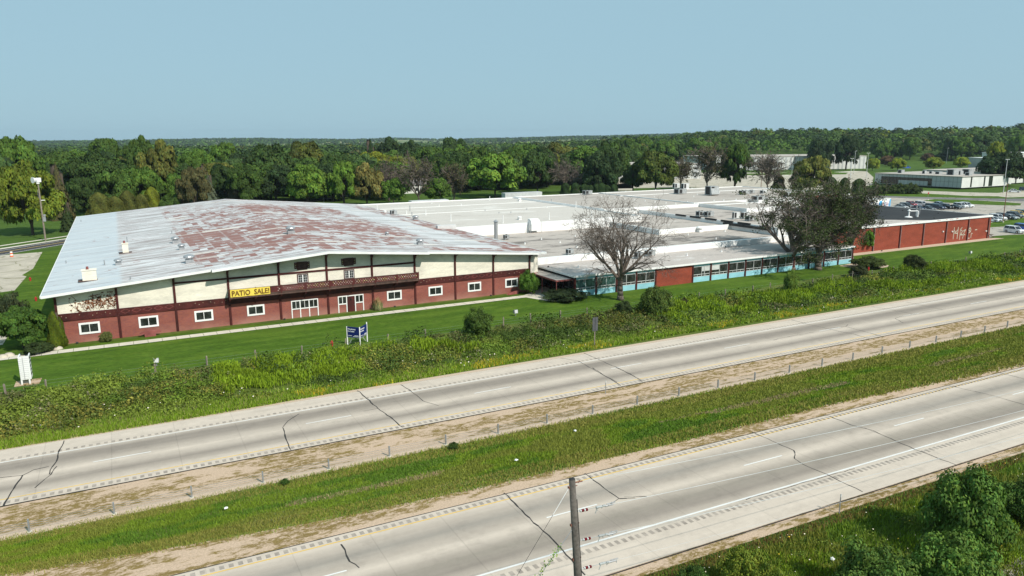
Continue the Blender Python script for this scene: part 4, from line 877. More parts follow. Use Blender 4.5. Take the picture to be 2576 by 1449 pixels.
# trailers
def trailer(x0, x1, y0, label, logo=False, side='white', z0=1.15, z1=4.1):
    t = thing('semi_trailer', label, 'trailer', ((x0+x1)/2, y0, 0)); L = -Vector(t.location)
    def P(mb, n, mt, par=t): return part(mb, n, mt, par)
    m = MB(); m.box(x0, x1, y0, y0+2.6, z0, z1); b = P(m, 'box_body', side)
    m = MB(); n = int((x1-x0)/.6)
    for i in range(n): m.box(x0+.3+i*.6, x0+.34+i*.6, y0-.015, y0, z0+.05, z1-.1)
    P(m, 'side_ribs', side, b)
    m = MB(); m.box(x0-.03, x1+.03, y0-.03, y0+2.63, z1, z1+.06); P(m, 'roof_rail', 'offwhite', b)
    for xx in (x1-1.2, x1-2.5):
        for yy in (y0+.1, y0+2.2): m = MB(); m.tube((xx, yy, .5), (xx, yy+.3, .5), .5, n=14); P(m, 'wheel', 'tire')
    m = MB(); m.box(x0+2.4, x0+2.6, y0+.4, y0+2.2, .0, z0); P(m, 'landing_gear', 'black')
    if logo:
        m = MB(); m.add([(x0+8.2, y0-.025, 1.3), (x0+11.4, y0-.025, 1.3), (x0+11.4, y0-.025, 3.6), (x0+10.2, y0-.025, 3.4), (x0+9.3, y0-.025, 1.6)], [(0, 1, 2, 3, 4)]); P(m, 'blue_swoosh', 'bluelight', b)
        q = text_mesh('lettering', 'Deans', 2.3, 'blue', b, (x0+5.6, y0-.035, 1.75), ext=.002, shear=.2, bold=.02)
        m = MB()
        for k in range(9): xx = x0+11.6+k*.42; m.cur = random.choice([(.75, .35, .35), (.5, .65, .8), (.6, .6, .65), (.3, .5, .8)]); m.box(xx, xx+.28, y0-.03, y0-.02, 1.4, 2.2+random.random()*1.2)
        P(m, 'product_picture', 'vtext', b)
        m = MB(); m.box(x1-.6, x1-.05, y0-.03, y0-.02, 1.25, 3.9); P(m, 'blue_end_stripe', 'bluelight', b)
    return t
trailer(205.5, 221.2, 153.0, 'white semi trailer lettered Deans with a blue swoosh, nearest of the dock trailers', True)
trailer(205.0, 219.5, 159.5, 'white semi trailer with a pale blue roof edge, second at the dock', False)
trailer(204.0, 217.0, 166.5, 'white semi trailer farthest back at the dock', False)
def trx(pa, pb, Y, label, side, z1): a = V(*pa, Y); b = V(*pb, Y); trailer(a[0], b[0], Y, label, False, side, z1-2.9, z1)
trx(B2(530, 545), B2(810, 545), 206, 'white trailer parked behind the pale roof, left of the ribbed one', 'white', 5.6); trx(B2(1237, 500), B2(1515, 500), 214, 'grey ribbed semi trailer parked behind the pale roof near the big maple', 'offwhite', 6.1)

# ------------------------------------------------------------------ other buildings
def pbuild(name, label, x0, x1, y0, y1, h, cat='building', rz=0, origin=None):
    return thing(name, label, cat, origin or ((x0+x1)/2, y0, 0))
MAT['panel'] = simple('grey_concrete_panel', (.50, .51, .51), .85, .15, .4); MAT['panelw'] = simple('white_concrete_panel', (.68, .68, .65), .85, .12, .4)
ob = thing('panel_office', 'single-storey office of pale concrete panels with a dark recessed window strip and rooftop units', 'building', (341, 201, 0))
m = MB(); m.box(340, 376, 201, 245, .7, 5.7); part(m, 'wall', 'panelw', ob)
m = MB(); m.box(339.85, 340, 201, 245, 4.4, 5.75); m.box(339.85, 340, 201, 215, .8, 4.4); m.box(339.85, 340, 241.5, 245, .8, 4.4); m.box(339.85, 340, 217, 232, 1, 3.0); sp = part(m, 'side_panels', 'panel', ob)
m = MB()
for k in range(22): m.box(339.80, 339.85, 201+2*k, 201.06+2*k, .8, 5.7)
m.box(339.8, 339.85, 201, 215, 3.2, 3.26); part(m, 'panel_joint', 'grille', sp)
m = MB(); m.box(339.9, 340.02, 215, 241.5, .9, 4.4); part(m, 'window_strip', 'glass', ob)
for a, b in ((346.6, 347.6), (357, 358), (361, 364)): m = MB(); m.box(a, b, 200.9, 201, .9, 5.6); part(m, 'window_slot', 'glass', ob)
m = MB(); m.box(339.5, 376.4, 200.6, 245.4, 5.701, 5.85); orf = part(m, 'roof', 'flatD', ob)
for k, (x, y, w, h) in enumerate(((350, 238, 3, 1.6), (352, 227, 2, 1.5), (356, 226, 2, 1.2), (354, 221, 3, 1.2), (352, 213, 5, 2.6), (356, 212, 3, 1.8), (353, 206, 3, 1.4), (366, 214, 5, 2.4), (370, 222, 4, 1.5))):
    m = MB(); m.cbox(x, y, 5.86, w*.8, w*.7, h); u = part(m, 'rooftop_unit', 'hvac', orf); m = MB(); m.box(x-w*.4-.02, x-w*.4, y-w*.25, y+w*.25, 6.0, 5.7+h); part(m, 'grille', 'grille', orf)
x_, y_, _ = G(*R3(2345, 905)); o2 = thing('panel_annex', 'pale panelled annex behind the large dark oak at the right edge', 'building', (x_, y_, 0))
m = MB(); m.box(x_, x_+60, y_, y_+45, .5, 5.7); part(m, 'wall', 'panelw', o2)
m = MB(); m.box(x_-.1, x_, y_, y_+45, .5, 5.75); part(m, 'side_panels', 'panel', o2)
for k in range(8): m = MB(); m.box(x_+6+k*7, x_+7+k*7, y_-.1, y_, .6, 5.6); part(m, 'window_slot', 'grille', o2)
m = MB(); m.box(x_-.4, x_+60.4, y_-.4, y_+45.4, 5.701, 5.9); part(m, 'roof', 'flatD', o2)
def obox(name, label, A, B, depth, h, wall, ribs=0, roofm='flatD', ribm='panel', z0=0, cat='building'):
    """box whose front runs from A to B on the ground"""
    A = np.array(A[:2]); B = np.array(B[:2]); d = B-A; L = np.linalg.norm(d); ang = math.atan2(d[1], d[0])
    t = thing(name, label, cat, (A[0], A[1], z0), None, ang)
    m = MB(); m.box(0, L, 0, depth, 0, h); m.build('wall', MAT[wall], t)
    m = MB(); m.box(-.3, L+.3, -.3, depth+.3, h+.002, h+.35); r = m.build('roof', MAT[roofm], t)
    if ribs:
        for k in range(ribs): m = MB(); m.box(L*(k+.5)/ribs-L*.16/ribs, L*(k+.5)/ribs+L*.16/ribs, -.12, 0, .3, h-.5); m.build('wall_bay', MAT[ribm], t)
    return t
wA = G(*B3(-60, 345)); wB = G(*B3(1380, 315))
wh = obox('ribbed_warehouse', 'long white ribbed warehouse stretching behind the middle parking lot', G(*B3(250, 330)), wB, 60, 9.7, 'panelw', 34)
a = G(*B2(2060, 395)); obox('ribbed_hall', 'white hall with arched wall bays between the dark oak and the green tree', a, (a[0]+45, a[1]-24), 40, 8.4, 'panelw', 8)
a = G(*R3(2030, 690)); b = G(*R3(1762, 672)); obox('storage_block', 'plain grey windowless storage block behind the office and dark oak', b, a, 40, 8.0, 'panel', 0, 'white')
a = G(*R3(2480, 650)); obox('white_shed', 'white round-roofed shed at the right edge behind the dark oak', a, (a[0]+50, a[1]-20), 40, 10.5, 'panelw', 0, 'white')
a = G(*B2(1235, 250)); b = G(*B2(1460, 248)); obox('pale_store', 'long low store with a pale roof showing over the trees in the middle distance', a, b, 60, 7, 'panelw', 0, 'white')
MAT['shingle'] = simple('roof_shingle', (.20, .18, .17), .9, .15, .6)
def house(p, w, d, h, rz, label, wall='panelw'):
    x, y, _ = G(*p); t = thing('house', label, 'house', (x, y, 0), None, math.radians(rz))
    m = MB(); m.box(-w/2, w/2, 0, d, 0, h); m.prism([(0, h), (d, h), (d/2, h+2.2)], 'x', -w/2, w/2); m.build('wall', MAT[wall], t)
    m = MB(); m.add([(-w/2-.5, -.5, h-.2), (w/2+.5, -.5, h-.2), (w/2+.5, d/2, h+2.4), (-w/2-.5, d/2, h+2.4), (w/2+.5, d+.5, h-.2), (-w/2-.5, d+.5, h-.2)], [(0, 1, 2, 3), (3, 2, 4, 5)]); m.build('roof', MAT['shingle'], t)
    for k in range(3): m = MB(); m.box(-w*.35+k*w*.3, -w*.35+k*w*.3+1.3, -.05, 0, 1.0, 2.4); m.build('window', MAT['glass'], t)
house(B1(410, 420), 13, 8, 5.5, -20, 'white house peeking through the trees above the siren pole'); house(B1(1410, 480), 12, 8, 5.5, 10, 'white house between dark trunks behind the chalet roof ridge'); house(B1(1450, 545), 9, 7, 3, -10, 'low pale garage just beyond the chalet roof ridge')
house(B2(570, 500), 12, 8, 4, 0, 'small white house behind the leafless grey trees'); house(B2(2040, 285), 26, 14, 9, -25, 'white gabled house above the ribbed hall')
for k, (p, w) in enumerate(((B1(1595, 124), 70), (B1(1920, 107), 90))):
    x, y, _ = G(*p) if p[1] > 358 else G(p[0], 360); obox('far_barn', ['bright white barn far out on the fields left of centre', 'long pale barn on the horizon right of the nearer barn'][k], (x, y), (x+w, y-w*.5), 30, 9, 'white', 0, 'white', z0=float(hill(x, y)))

# ------------------------------------------------------------------ signs and small things on the lawn
pf = G(*L1(250, 1368)); X0s, X1s, Ys = -10.12, -9.3, 83.6
bk = G(*L1(245, 955), 2.9)[1]; bk = min(max(bk, 84.4), 84.9)
ws = thing('white_lawn_sign', 'tall white two-panel sign seen nearly edge-on at the left of the lawn', 'sign', (-9.7, Ys, 0))
m = MB(); m.box(X0s, X1s, Ys, Ys+.1, .5, 2.85); m.box(X0s, X0s+.1, Ys+.1, bk, .5, 2.85); part(m, 'white_panel', 'white', ws)
m = MB(); m.box(X1s, X1s+.08, Ys, bk, .5, 2.85); pn = part(m, 'text_panel', 'white', ws)
m = MB()
for r_ in range(5):
    yy = Ys+.18
    while yy < bk-.3: wv = random.uniform(.1, .26); m.box(X1s+.08, X1s+.09, yy, yy+wv, .85+r_*.4, .85+r_*.4+random.uniform(.14, .24)); yy += wv+.08
part(m, 'faded_lettering', 'black', pn)
m = MB()
for k in range(11): m.box(X0s, X1s, Ys-.012, Ys, .62+k*.2, .635+k*.2)
m.box(-9.78, -9.74, Ys-.014, Ys, .5, 2.8); part(m, 'siding_joint', 'galv', ws)
for x in (-10.05, -9.4): m = MB(); m.box(x-.07, x+.07, Ys+.02, Ys+.16, 0, .5); part(m, 'leg', 'white', ws)
sheet('sign_bed', [(-10.7, 83.2), (-8.6, 83.2), (-8.5, 85.2), (-10.7, 85.2)], .03, 'gravel')
bs = thing('leasing_sign', 'blue V-shaped real estate sign on white posts standing at the edge of the weeds', 'sign', (23.23, 81.03, 0))
P0, P1, P2 = Vector((23.23, 81.03, 0)), Vector((22.1, 82.3, 0)), Vector((24.5, 82.4, 0))
for k, (q, lft) in enumerate(((P1, True), (P2, False))):
    d = (q-P0); L = d.length; ang = math.atan2(d.y, d.x)
    base = P1 if lft else P0; dr = (P0-P1).normalized() if lft else (P2-P0).normalized(); an = math.atan2(dr.y, dr.x)
    nrm = Vector((dr.y, -dr.x, 0))
    m = MB(); c = [base+dr*.05, base+dr*(L-.05)]; th = nrm*.03
    m.add([tuple(c[0]-th+Vector((0, 0, .97))), tuple(c[1]-th+Vector((0, 0, .97))), tuple(c[1]+th+Vector((0, 0, .97))), tuple(c[0]+th+Vector((0, 0, .97))), tuple(c[0]-th+Vector((0, 0, 2.2))), tuple(c[1]-th+Vector((0, 0, 2.2))), tuple(c[1]+th+Vector((0, 0, 2.2))), tuple(c[0]+th+Vector((0, 0, 2.2)))],
          [(0, 1, 2, 3), (4, 7, 6, 5), (0, 4, 5, 1), (1, 5, 6, 2), (2, 6, 7, 3), (3, 7, 4, 0)])
    sp = part(m, 'sign_panel', 'blue', bs)
    for tx, sz, zz in (('Warehouse', .22, 1.86), ('For Lease', .22, 1.60)):
        o = base+dr*.12+nrm*.036; text_mesh('lettering', tx, sz, 'white', sp, (o.x, o.y, zz), (math.pi/2, 0, an), bold=.008)
    m = MB()
    for u0, u1, z0 in ((.12, .62, 1.12), (.95, 1.45, 1.16), (.75, 1.5, 1.05)):
        a = base+dr*u0*L/1.6+nrm*.036; b = base+dr*u1*L/1.6+nrm*.036; m.add([(a.x, a.y, z0), (b.x, b.y, z0), (b.x, b.y, z0+.06), (a.x, a.y, z0+.06)], [(0, 1, 2, 3)])
    part(m, 'small_print', 'white', sp)
    m = MB(); a, b = base-nrm*.06, base+dr*L-nrm*.06; m.tube((a.x, a.y, .93), (b.x, b.y, .93), .05, n=4); mid = base+dr*(L*(.45 if lft else .35)); e = q+(-dr if lft else dr)*0+Vector((0.25 if lft else -.2, .1, 0)); m.tube((mid.x, mid.y+.1, .93), (e.x, e.y, .1), .045, n=4); part(m, 'brace', 'white', bs)
for q, h in ((P0, 2.25), (P1, 2.2), (P2, 2.4)): m = MB(); m.cbox(q.x, q.y+.02, 0, .11, .11, h); part(m, 'post', 'white', bs)
x, y, _ = G(*A2(1910, 1180)); MAT['signbackshade'] = simple('sign_back_shaded', (.09, .095, .10), .6, .2)  # plate grey darkened: shade on the sign's back painted into the colour
rs = thing('road_sign', 'grey back of a narrow road sign on a post in the roadside weeds', 'sign', (x, y, 0))
m = MB(); m.cbox(x, y, 0, .09, .09, 3.4); part(m, 'post', 'woodpost', rs); m = MB(); m.box(x-.36, x+.36, y-.08, y-.05, 1.9, 3.5); m.tube((x, y-.1, 1.9), (x, y-.1, 3.5), .03); part(m, 'sign_plate', 'signbackshade', rs)
# posts of the right of way fence
fxs = sorted([G(*p)[0] for p in (C1(46, 205), C1(320, 175), A1(1175, 1385), A1(1562, 1340), A1(1925, 1280), A1(2266, 1240), A2(333, 1150), A2(625, 1110), A2(1184, 1020), A2(1410, 1000), A2(1655, 985), A2(1888, 960), A3(147, 840), A3(523, 780), A3(698, 770), A3(982, 720), A3(1872, 590), A3(2372, 510))])
fxs += [21.2, 36.4, 59.3, 64.1, 69.0, 79.3, 93.2, 103, 108, 113, 118, 123.5, 134.5, 140, 146, 158, 164, 170]; fxs.sort()
m = MB(); m.cbox(0, 0, 0, .14, .12, 1.25); m.prism([(-.07, 1.25), (.07, 1.25), (0, 1.31)], 'y', -.06, .06); pm = m.mesh('fence_post')
for i, x in enumerate(fxs):
    o = link('fence_post', pm, MAT['woodpost'], None, (x, 80.2+random.uniform(-.25, .25), -.02)); o.scale = (1, 1, random.uniform(.9, 1.15)); o.rotation_euler = (random.uniform(-.06, .06), random.uniform(-.06, .06), random.random()*3)
    tag(o, 'weathered grey wooden post of the roadside fence along the weeds', 'fence post', 'wooden posts of the right of way fence')
m = MB()
for z in (.45, .8, 1.1): m.tube((-12, 80.2, z), (170, 80.2, z), .006, n=3)
tag(m.build('fence_wire', MAT['galv']), 'thin wires strung between the grey wooden fence posts', 'fence wire')
# cable barrier
m = MB(); m.cbox(0, 0, 0, .09, .14, .80); pm = m.mesh('barrier_post'); m = MB(); m.cbox(0, -.045, .84, .1, .03, .1) if False else m.cyl(0, 0, 0, .02, .16, n=10); sm_ = m.mesh('socket')
x = -6.75-4.6*2; k = 0; cx = []
while x < 150:
    y = 50.36-.0075*max(0, x); cx.append((x, y)); t = thing('barrier_post', 'slim grey steel post of the cable barrier in the median', 'barrier post', (x, y, .016), 'posts of the median cable barrier', 0)
    o = link('post', pm, MAT['galv'], t); o.scale = (1, 1, random.uniform(.97, 1.04)); link('socket', sm_, MAT['curb'], t); k += 1; x += 4.6 if k < 12 else 4.8
m = MB()
for z in (.42, .56, .70): m.path([(x, y-.07, z) for x, y in cx], .011, n=4)
tag(m.build('barrier_cable', MAT['galv']), 'three steel cables strung along the median barrier posts', 'cable')
def single(name, label, cat, mb_mat, loc=None):
    t = thing(name, label, cat, loc)
    for n, mb, mt in mb_mat: part(mb, n, mt, t)
    return t
for p, lb in ((C2(1842, 182), 'thin marker post in the median gravel by the far roadway'), (C3(1092, 1015), 'thin marker post at the near road edge beside a tall weed')):
    x, y, _ = G(*p); a = MB(); a.cbox(x, y, 0, .05, .05, 1.35); b = MB(); b.cbox(x, y-.03, 1.15, .09, .015, .18); single('marker_post', lb, 'marker post', (('post', a, 'galv'), ('reflector', b, 'offwhite')), (x, y, 0))
for p, lb in ((A1(1183, 1325), 'grey floodlight on a stub on the lawn near the left fence posts'), (A2(1315, 948), 'grey floodlight on a stub on the lawn in front of the entrance canopy'), (R4(1482, 1315), 'grey floodlight on a stub on the lawn below the brick hall')):
    x, y, _ = G(*p); a = MB(); a.cyl(x, y, 0, .35, .05, n=8); b = MB(); b.prism([(y-.22, .42), (y+.2, .34), (y+.26, .82), (y-.14, .92)], 'x', x-.26, x+.26); c = MB(); c.prism([(y-.235, .46), (y-.225, .46), (y-.165, .88), (y-.175, .88)], 'x', x-.21, x+.21); single('floodlight', lb, 'floodlight', (('stem', a, 'galv'), ('housing', b, 'galv'), ('lens', c, 'offwhite')), (x, y, 0))
for p, lb in ((A1(2505, 1175), 'small red hydrant in the lawn left of the blue sign'), (A3(1402, 605), 'small red hydrant beside the round juniper bed'), (L1(352, 165), 'red hydrant on the grass by the left parking lot'), (L1(418, 398), 'red hydrant by the left corner of the chalet roof')):
    x, y, _ = G(*p); a = MB(); a.cyl(x, y, 0, .55, .13, n=10); a.dome(x, y, .55, .13, .14, 10, 3); b = MB(); b.tube((x-.2, y, .38), (x+.2, y, .38), .06); single('fire_hydrant', lb, 'hydrant', (('barrel', a, 'red'), ('nozzle', b, 'red')), (x, y, 0))
x, y, _ = G(*L1(1735, 805)); y = 98.0; x = 1.95; a = MB(); a.prism([(x-1.15, .42), (x+1.15, .42), (x+1.2, .58), (x-.1, .78), (x-1.2, .52)], 'y', y-.35, y+.1); b = MB(); b.box(x-.65, x+.6, y-.42, y+.15, 0, .42); single('planter_bench', 'faded red bench-like planter below the second window', 'bench', (('top', a, 'redtrim'), ('base', b, 'redtrim')), (x, y, 0))
x, y, _ = G(*A2(1290, 782)); y = min(y, 98.1); a = MB(); a.prism([(x-1.0, .02), (x+.9, .02), (x+.9, .55), (x+.2, .35)], 'y', y-.4, y+.15); b = MB(); b.box(x-.9, x-.2, y-.45, y-.4, 0, .15); single('red_ramp', 'faded red wooden wedge lying by the wall near the climbing tree', 'ramp', (('deck', a, 'redtrim'), ('edge', b, 'redtrim')), (x, y, 0))
for p, lb in ((L2(1305, 1350), 'little dark ground spotlight at the foot of the wall left of the picture window'), (L3(1455, 1100), 'little dark ground spotlight at the foot of the wall right of the plume grass'), (L1(895, 888), 'little dark ground spotlight below the leftmost window'), (A2(1122, 795), 'little dark ground spotlight left of the last window'), (A3(1475, 455), 'little dark ground spotlight at the foot of the orange brick hall')):
    x, y, _ = G(*p); y = min(y, 98.3); a = MB(); a.cbox(x, y, 0, .16, .16, .1); b = MB(); b.dome(x, y, .1, .17, .14, 10, 3); single('ground_spotlight', lb, 'spotlight', (('base', a, 'black'), ('head', b, 'grille')), (x, y, 0))
x, y, _ = G(*L5(168, 1308)); a = MB(); b = MB()
for k in range(4): (b if k % 2 else a).cyl(x, y, .02+k*.27, .29+k*.27, .30-.02*k, .285-.02*k, 14)
single('traffic_barrel', 'orange and white striped traffic barrel by the dark side road', 'traffic barrel', (('orange_band', a, 'orange'), ('white_band', b, 'white')), (x, y, 0))
for p, lb in ((L1(665, 955), 'pale boulder at the foot of the pointed evergreen'), (L1(105, 1035), 'pale rock in the planting bed at the left edge'), (L1(30, 1052), 'flat pale stone at the far left end of the planting bed')):
    x, y, _ = G(*p); m = MB(); m.dome(0, 0, 0, .55, .42, 9, 3); o = m.build('boulder', MAT['stone'], None, True, (x, y, -.03)); o.scale = (1.1, .8, .9+.3*random.random()); tag(o, lb, 'rock')
x, y, _ = G(*R4(1875, 960)); t = thing('picnic_table', 'dark picnic table at the right corner of the brick hall', 'picnic table', (x, y, 0)); m = MB(); m.cbox(x, y, .72, 1.8, .75, .06); part(m, 'table_top', 'darkwood', t)
for s in (-1, 1): m = MB(); m.cbox(x, y+s*.75, .42, 1.8, .28, .05); part(m, 'seat', 'darkwood', t); m = MB(); m.tube((x+s*.6, y-.75, 0), (x+s*.6, y+.3, .72), .04, n=4).tube((x+s*.6, y+.75, 0), (x+s*.6, y-.3, .72), .04, n=4); part(m, 'leg', 'darkwood', t)
for i, (p, lb) in enumerate(((C1(1580, 1000), 'scrap of white plastic in the median grass at the left'), (C2(1222, 662), 'crumpled white bag in the middle of the median grass'), (C2(1630, 456), 'white scrap in the dark median weeds'), (C3(1045, 1358), 'pale blue plastic scrap in the weeds at the bottom right'))):
    x, y, _ = G(*p); m = MB(); m.dome(0, 0, 0, .13, .08, 7, 3); me = m.mesh('litter')
    for v in me.vertices: v.co.x += random.uniform(-.04, .04); v.co.y += random.uniform(-.04, .04); v.co.z += random.uniform(-.03, .03)
    tag(link('litter', me, MAT['white'], None, (x, y, .25)), lb, 'litter')

# ------------------------------------------------------------------ poles
def lamp_post(pb, ptop, label, mat='galv', arm=1, r=.13, head='offwhite', lean=0):
    x, y, _ = G(*pb); d0 = math.hypot(x, y); t_ = ray(*ptop); s_ = d0/math.hypot(t_[0], t_[1]); h = CH+t_[2]*s_
    t = thing('lamp_post', label, 'lamp post', (x, y, 0)); m = MB(); m.cyl(0, 0, 0, h, r, r*.6, 8); m.build('pole', MAT[mat], t); m = MB(); m.cyl(0, 0, 0, .45, r*2.2, n=8); m.build('base', MAT['curb'], t)
    if arm:
        m = MB(); m.cbox(0, 0, h-.05, 2.2 if arm == 2 else 1.5, .1, .1); m.build('arm', MAT[mat], t)
        for s in ((-1, 1) if arm == 2 else (1,)): m = MB(); m.cbox(s*.95, 0, h-.02, .8, .35, .2); m.build('lamp_head', MAT[head], t)
    return t
for a in ((R4(2145, 650), R3(2330, 900), 'tall rusty lamp post in the grass verge beside the second row of cars', 'rust', 2, .12), (R3(2275, 1030), R3(2330, 545), 'tall pale lamp post with double head near the lone white sedan', 'offwhite', 2, .16),
          (B3(1265, 400), B3(1268, 238), 'pale lamp post in the middle lot, leftmost of a close trio', 'offwhite', 2, .15), (B3(1290, 355), B3(1300, 182), 'pale lamp post, middle and tallest of the close trio', 'offwhite', 1, .15), (B3(1385, 390), B3(1395, 198), 'pale lamp post, rightmost of the close trio', 'offwhite', 2, .15), (B3(1178, 320), B3(1185, 238), 'thin lamp post before the ribbed warehouse', 'galv', 1, .12),
          (B3(815, 475), B3(822, 275), 'slim white post beside the rounded olive tree', 'offwhite', 0, .12), (B3(1988, 288), B3(2005, 160), 'lamp post between two small yellow-green maples on the back lot', 'galv', 1, .15), (B3(590, 470), B3(592, 340), 'rusty lamp post in front of the leafless tree behind the factory', 'rust', 1, .14), (B3(1243, 512), B3(1250, 360), 'rusty lamp post between two dark pointed evergreens', 'rust', 1, .14),
          (B2(1990, 500), B2(1990, 390), 'lamp post in front of the row of dark round evergreens', 'galv', 1, .12), (B2(836, 560), B2(832, 415), 'lamp post behind the pale roof left of the big maple', 'galv', 1, .12), (B1(2445, 590), B1(2435, 468), 'lamp post behind the chalet roof before the bright maple', 'galv', 1, .12)): lamp_post(*a)
x, y, _ = G(*L5(650, 1075)); t = thing('siren_pole', 'tall wooden pole with a white warning siren horn on top beside the side road', 'siren pole', (x, y, 0))
m = MB(); m.cyl(0, 0, 0, 13.6, .2, .14, 10); m.build('pole', MAT['woodpost'], t); m = MB(); m.cbox(0, 0, 13.6, .6, .6, .5); m.box(-.3, .7, -.4, .4, 14.0, 15.0); hd_ = m.build('siren_body', MAT['white'], t)
m = MB(); m.tube((-.25, -.2, 14.5), (-1.0, -.7, 14.5), .35, .75, 14); m.build('horn', MAT['white'], hd_); m = MB(); m.cbox(.35, -.1, 4.6, .6, .5, 1.1); m.cbox(.45, -.1, 5.8, .5, .4, .5); m.build('control_box', MAT['galv'], t); m = MB(); m.cbox(.55, 0, 9.6, .8, .25, .15); m.build('small_lamp', MAT['white'], t)
m = MB(); m.tube((-.3, 0, 10.2), (-.3, 0, 12.2), .03, n=4); m.tube((0, 0, 10.3), (-.3, 0, 10.3), .02, n=4); m.build('antenna', MAT['galv'], t)
x, y, _ = G(*R4(620, 195)); t = thing('stop_sign', 'red stop sign on a stub post in the parking lot island', 'sign', (x, y, 0)); m = MB(); m.cyl(0, 0, 0, 2.9, .05, n=6); m.build('post', MAT['galv'], t); m = MB(); m.prism([(.42*math.cos(math.pi/8+k*math.pi/4), 2.6+.42*math.sin(math.pi/8+k*math.pi/4)) for k in range(8)], 'y', -.09, -.06); m.build('sign_plate', MAT['red'], t); m = MB(); m.cyl(0, 0, 0, .4, .35, .2, 8); m.build('base', MAT['curb'], t)
# foreground utility pole with dead-end insulators
PY = 24.0; pt = V(*L6(355, 125), PY); pb_ = V(*L6(430, 1449), PY); sl = (pb_[0]-pt[0])/(pt[2]-pb_[2]); PZ = pt[2]; PXf = lambda z: pt[0]+sl*(PZ-z)
up_ = thing('utility_pole', 'dark weathered wooden utility pole in the foreground with insulators to its right', 'utility pole', (PXf(0), PY, 0))
m = MB(); m.tube((PXf(0), PY, 0), (PXf(PZ), PY, PZ), .185, .135, 18); o = part(m, 'pole', 'polewood', up_, True)
m = MB(); m.tube((PXf(PZ), PY, PZ), (PXf(PZ), PY, PZ+.03), .14, .10, 14); part(m, 'pole_cap', 'grille', o)
for zz in (PZ-.35, PZ-2.1, PZ-3.75): m = MB(); m.tube((PXf(zz)-.2, PY, zz), (PXf(zz)+.24, PY, zz), .02, n=6).cbox(PXf(zz)-.19, PY, zz-.05, .04, .1, .1); part(m, 'through_bolt', 'rust', o)
m = MB(); m.tube((PXf(8.5)+.15, PY-.05, 8.6), (PXf(4)+.19, PY-.05, 4), .018, n=5); part(m, 'ground_wire', 'black', up_)
MAT['porcelain_red'] = simple('brown_porcelain', (.13, .012, .015), .2, .1)
def wire(mb, a, b, sag, r, n=14):
    P = []
    for i in range(n+1): t = i/n; P.append((a[0]+(b[0]-a[0])*t, a[1]+(b[1]-a[1])*t, a[2]+(b[2]-a[2])*t-sag*4*t*(1-t)))
    mb.path(P, r, 4)
for k, (pi, pe) in enumerate(((L6(400, 172), C3(1200, 400)), (L6(430, 570), C3(2381, 303)), (L6(470, 962), C3(1500, 690)), (L6(485, 1352), C3(1250, 885)))):
    a = Vector(V(*pi, PY)); e = Vector(V(*pe, PY)); d = (e-a).normalized(); ends = a+d*70+Vector((0, 0, 3.4))
    far_ = Vector((e.x, PY, e.z)); 
    def at(u): return a+d*u
    if k > 0:
        ins = MB(); ins.tube(at(0), at(.12), .02); arm = part(ins, 'insulator_link', 'galv', up_)
        for ua, ub in ((.12, .18), (.33, .39)): q = MB(); q.tube(at(ua), at(ub), .055, .06, 12); part(q, 'insulator_cap', 'offwhite', arm)
        for ua, ub in ((.19, .31), (.40, .50)): q = MB(); q.tube(at(ua), at(ub), .064, n=12); part(q, 'insulator_bell', 'porcelain_red', arm)
        q = MB(); q.tube(at(.5), at(.95), .012); q.tube(at(.95), at(1.25), .05, .05, 8); q.tube(at(1.3), at(1.42), .04, .055, 8)
        for j in range(7): u = .95+j*.16; z = random.uniform(-.16, .12); q.tube(at(u)+Vector((0, random.uniform(-.05, .05), 0)), at(u+random.uniform(-.08, .12))+Vector((0, 0, z)), .016, n=5)
        q.tube(at(1.05)+Vector((-.02, 0, -.02)), at(.92)+Vector((0, 0, -.27)), .018, n=5); part(q, 'wire_clamp', 'hvac', arm)
        q = MB(); q.tube(at(1.42)+Vector((0, 0, -.03)), at(1.85)+Vector((0, 0, -.03)), .045, .03, 6); q.tube(at(1.5)+Vector((0, 0, .05)), at(1.95)+Vector((0, 0, .06)), .02, n=5); part(q, 'dead_end_grip', 'galv', arm)
    else:
        q = MB(); q.tube(at(-.02), at(.35), .03, n=6); q.tube(at(.15)+Vector((0, 0, -.05)), at(.22)+Vector((0, 0, .07)), .02, n=5); part(q, 'bracket_bolt', 'rust', up_)
    q = MB(); wire(q, at(.9 if k else .2), at(75)+Vector((0, 0, (at(0).z-at(75).z)*.45)), (at(0).z-at(75).z)*.18, [.011, .012, .012, .006][k], 24); part(q, 'power_line', 'offwhite', up_)
q = MB(); a = Vector(V(*L6(322, 230), PY)); b = Vector(V(*C2(1230, 1440), PY-1.0)); d = b-a; q.tube(a, a+d*.33, .010, n=4); part(q, 'guy_strand', 'white', up_); q = MB(); q.tube(a+d*.33, a+d*1.6, .008, n=4); part(q, 'guy_wire', 'grille', up_)
q = MB(); a = Vector(V(*L6(352, 825), PY)); b = Vector(V(*L6(0, 1320), PY-1.0)); d = b-a; q.tube(a, a+d*2.0, .013, n=4); part(q, 'guy_wire', 'galv', up_)
q = MB()
for k in range(150):
    u = random.uniform(.42, 1.5); c = a+d*u+Vector((random.gauss(0, .05), random.gauss(0, .08), random.gauss(0, .06))); s_ = random.uniform(.02, .05); r_ = Vector((random.gauss(0, 1), random.gauss(0, 1), random.gauss(0, 1))).normalized()*s_; r3 = r_.orthogonal().normalized()*s_*.8
    q.cur = random.choice([(.12, .26, .03), (.09, .19, .03), (.18, .28, .05)]); q.add([c-r_, c-r3, c+r_, c+r3], [(0, 1, 2, 3)])
tag(link('climbing_vine', q.mesh('climbing_vine'), MAT['leaf']), 'sparse green vine climbing the guy wire left of the foreground pole', 'vine')
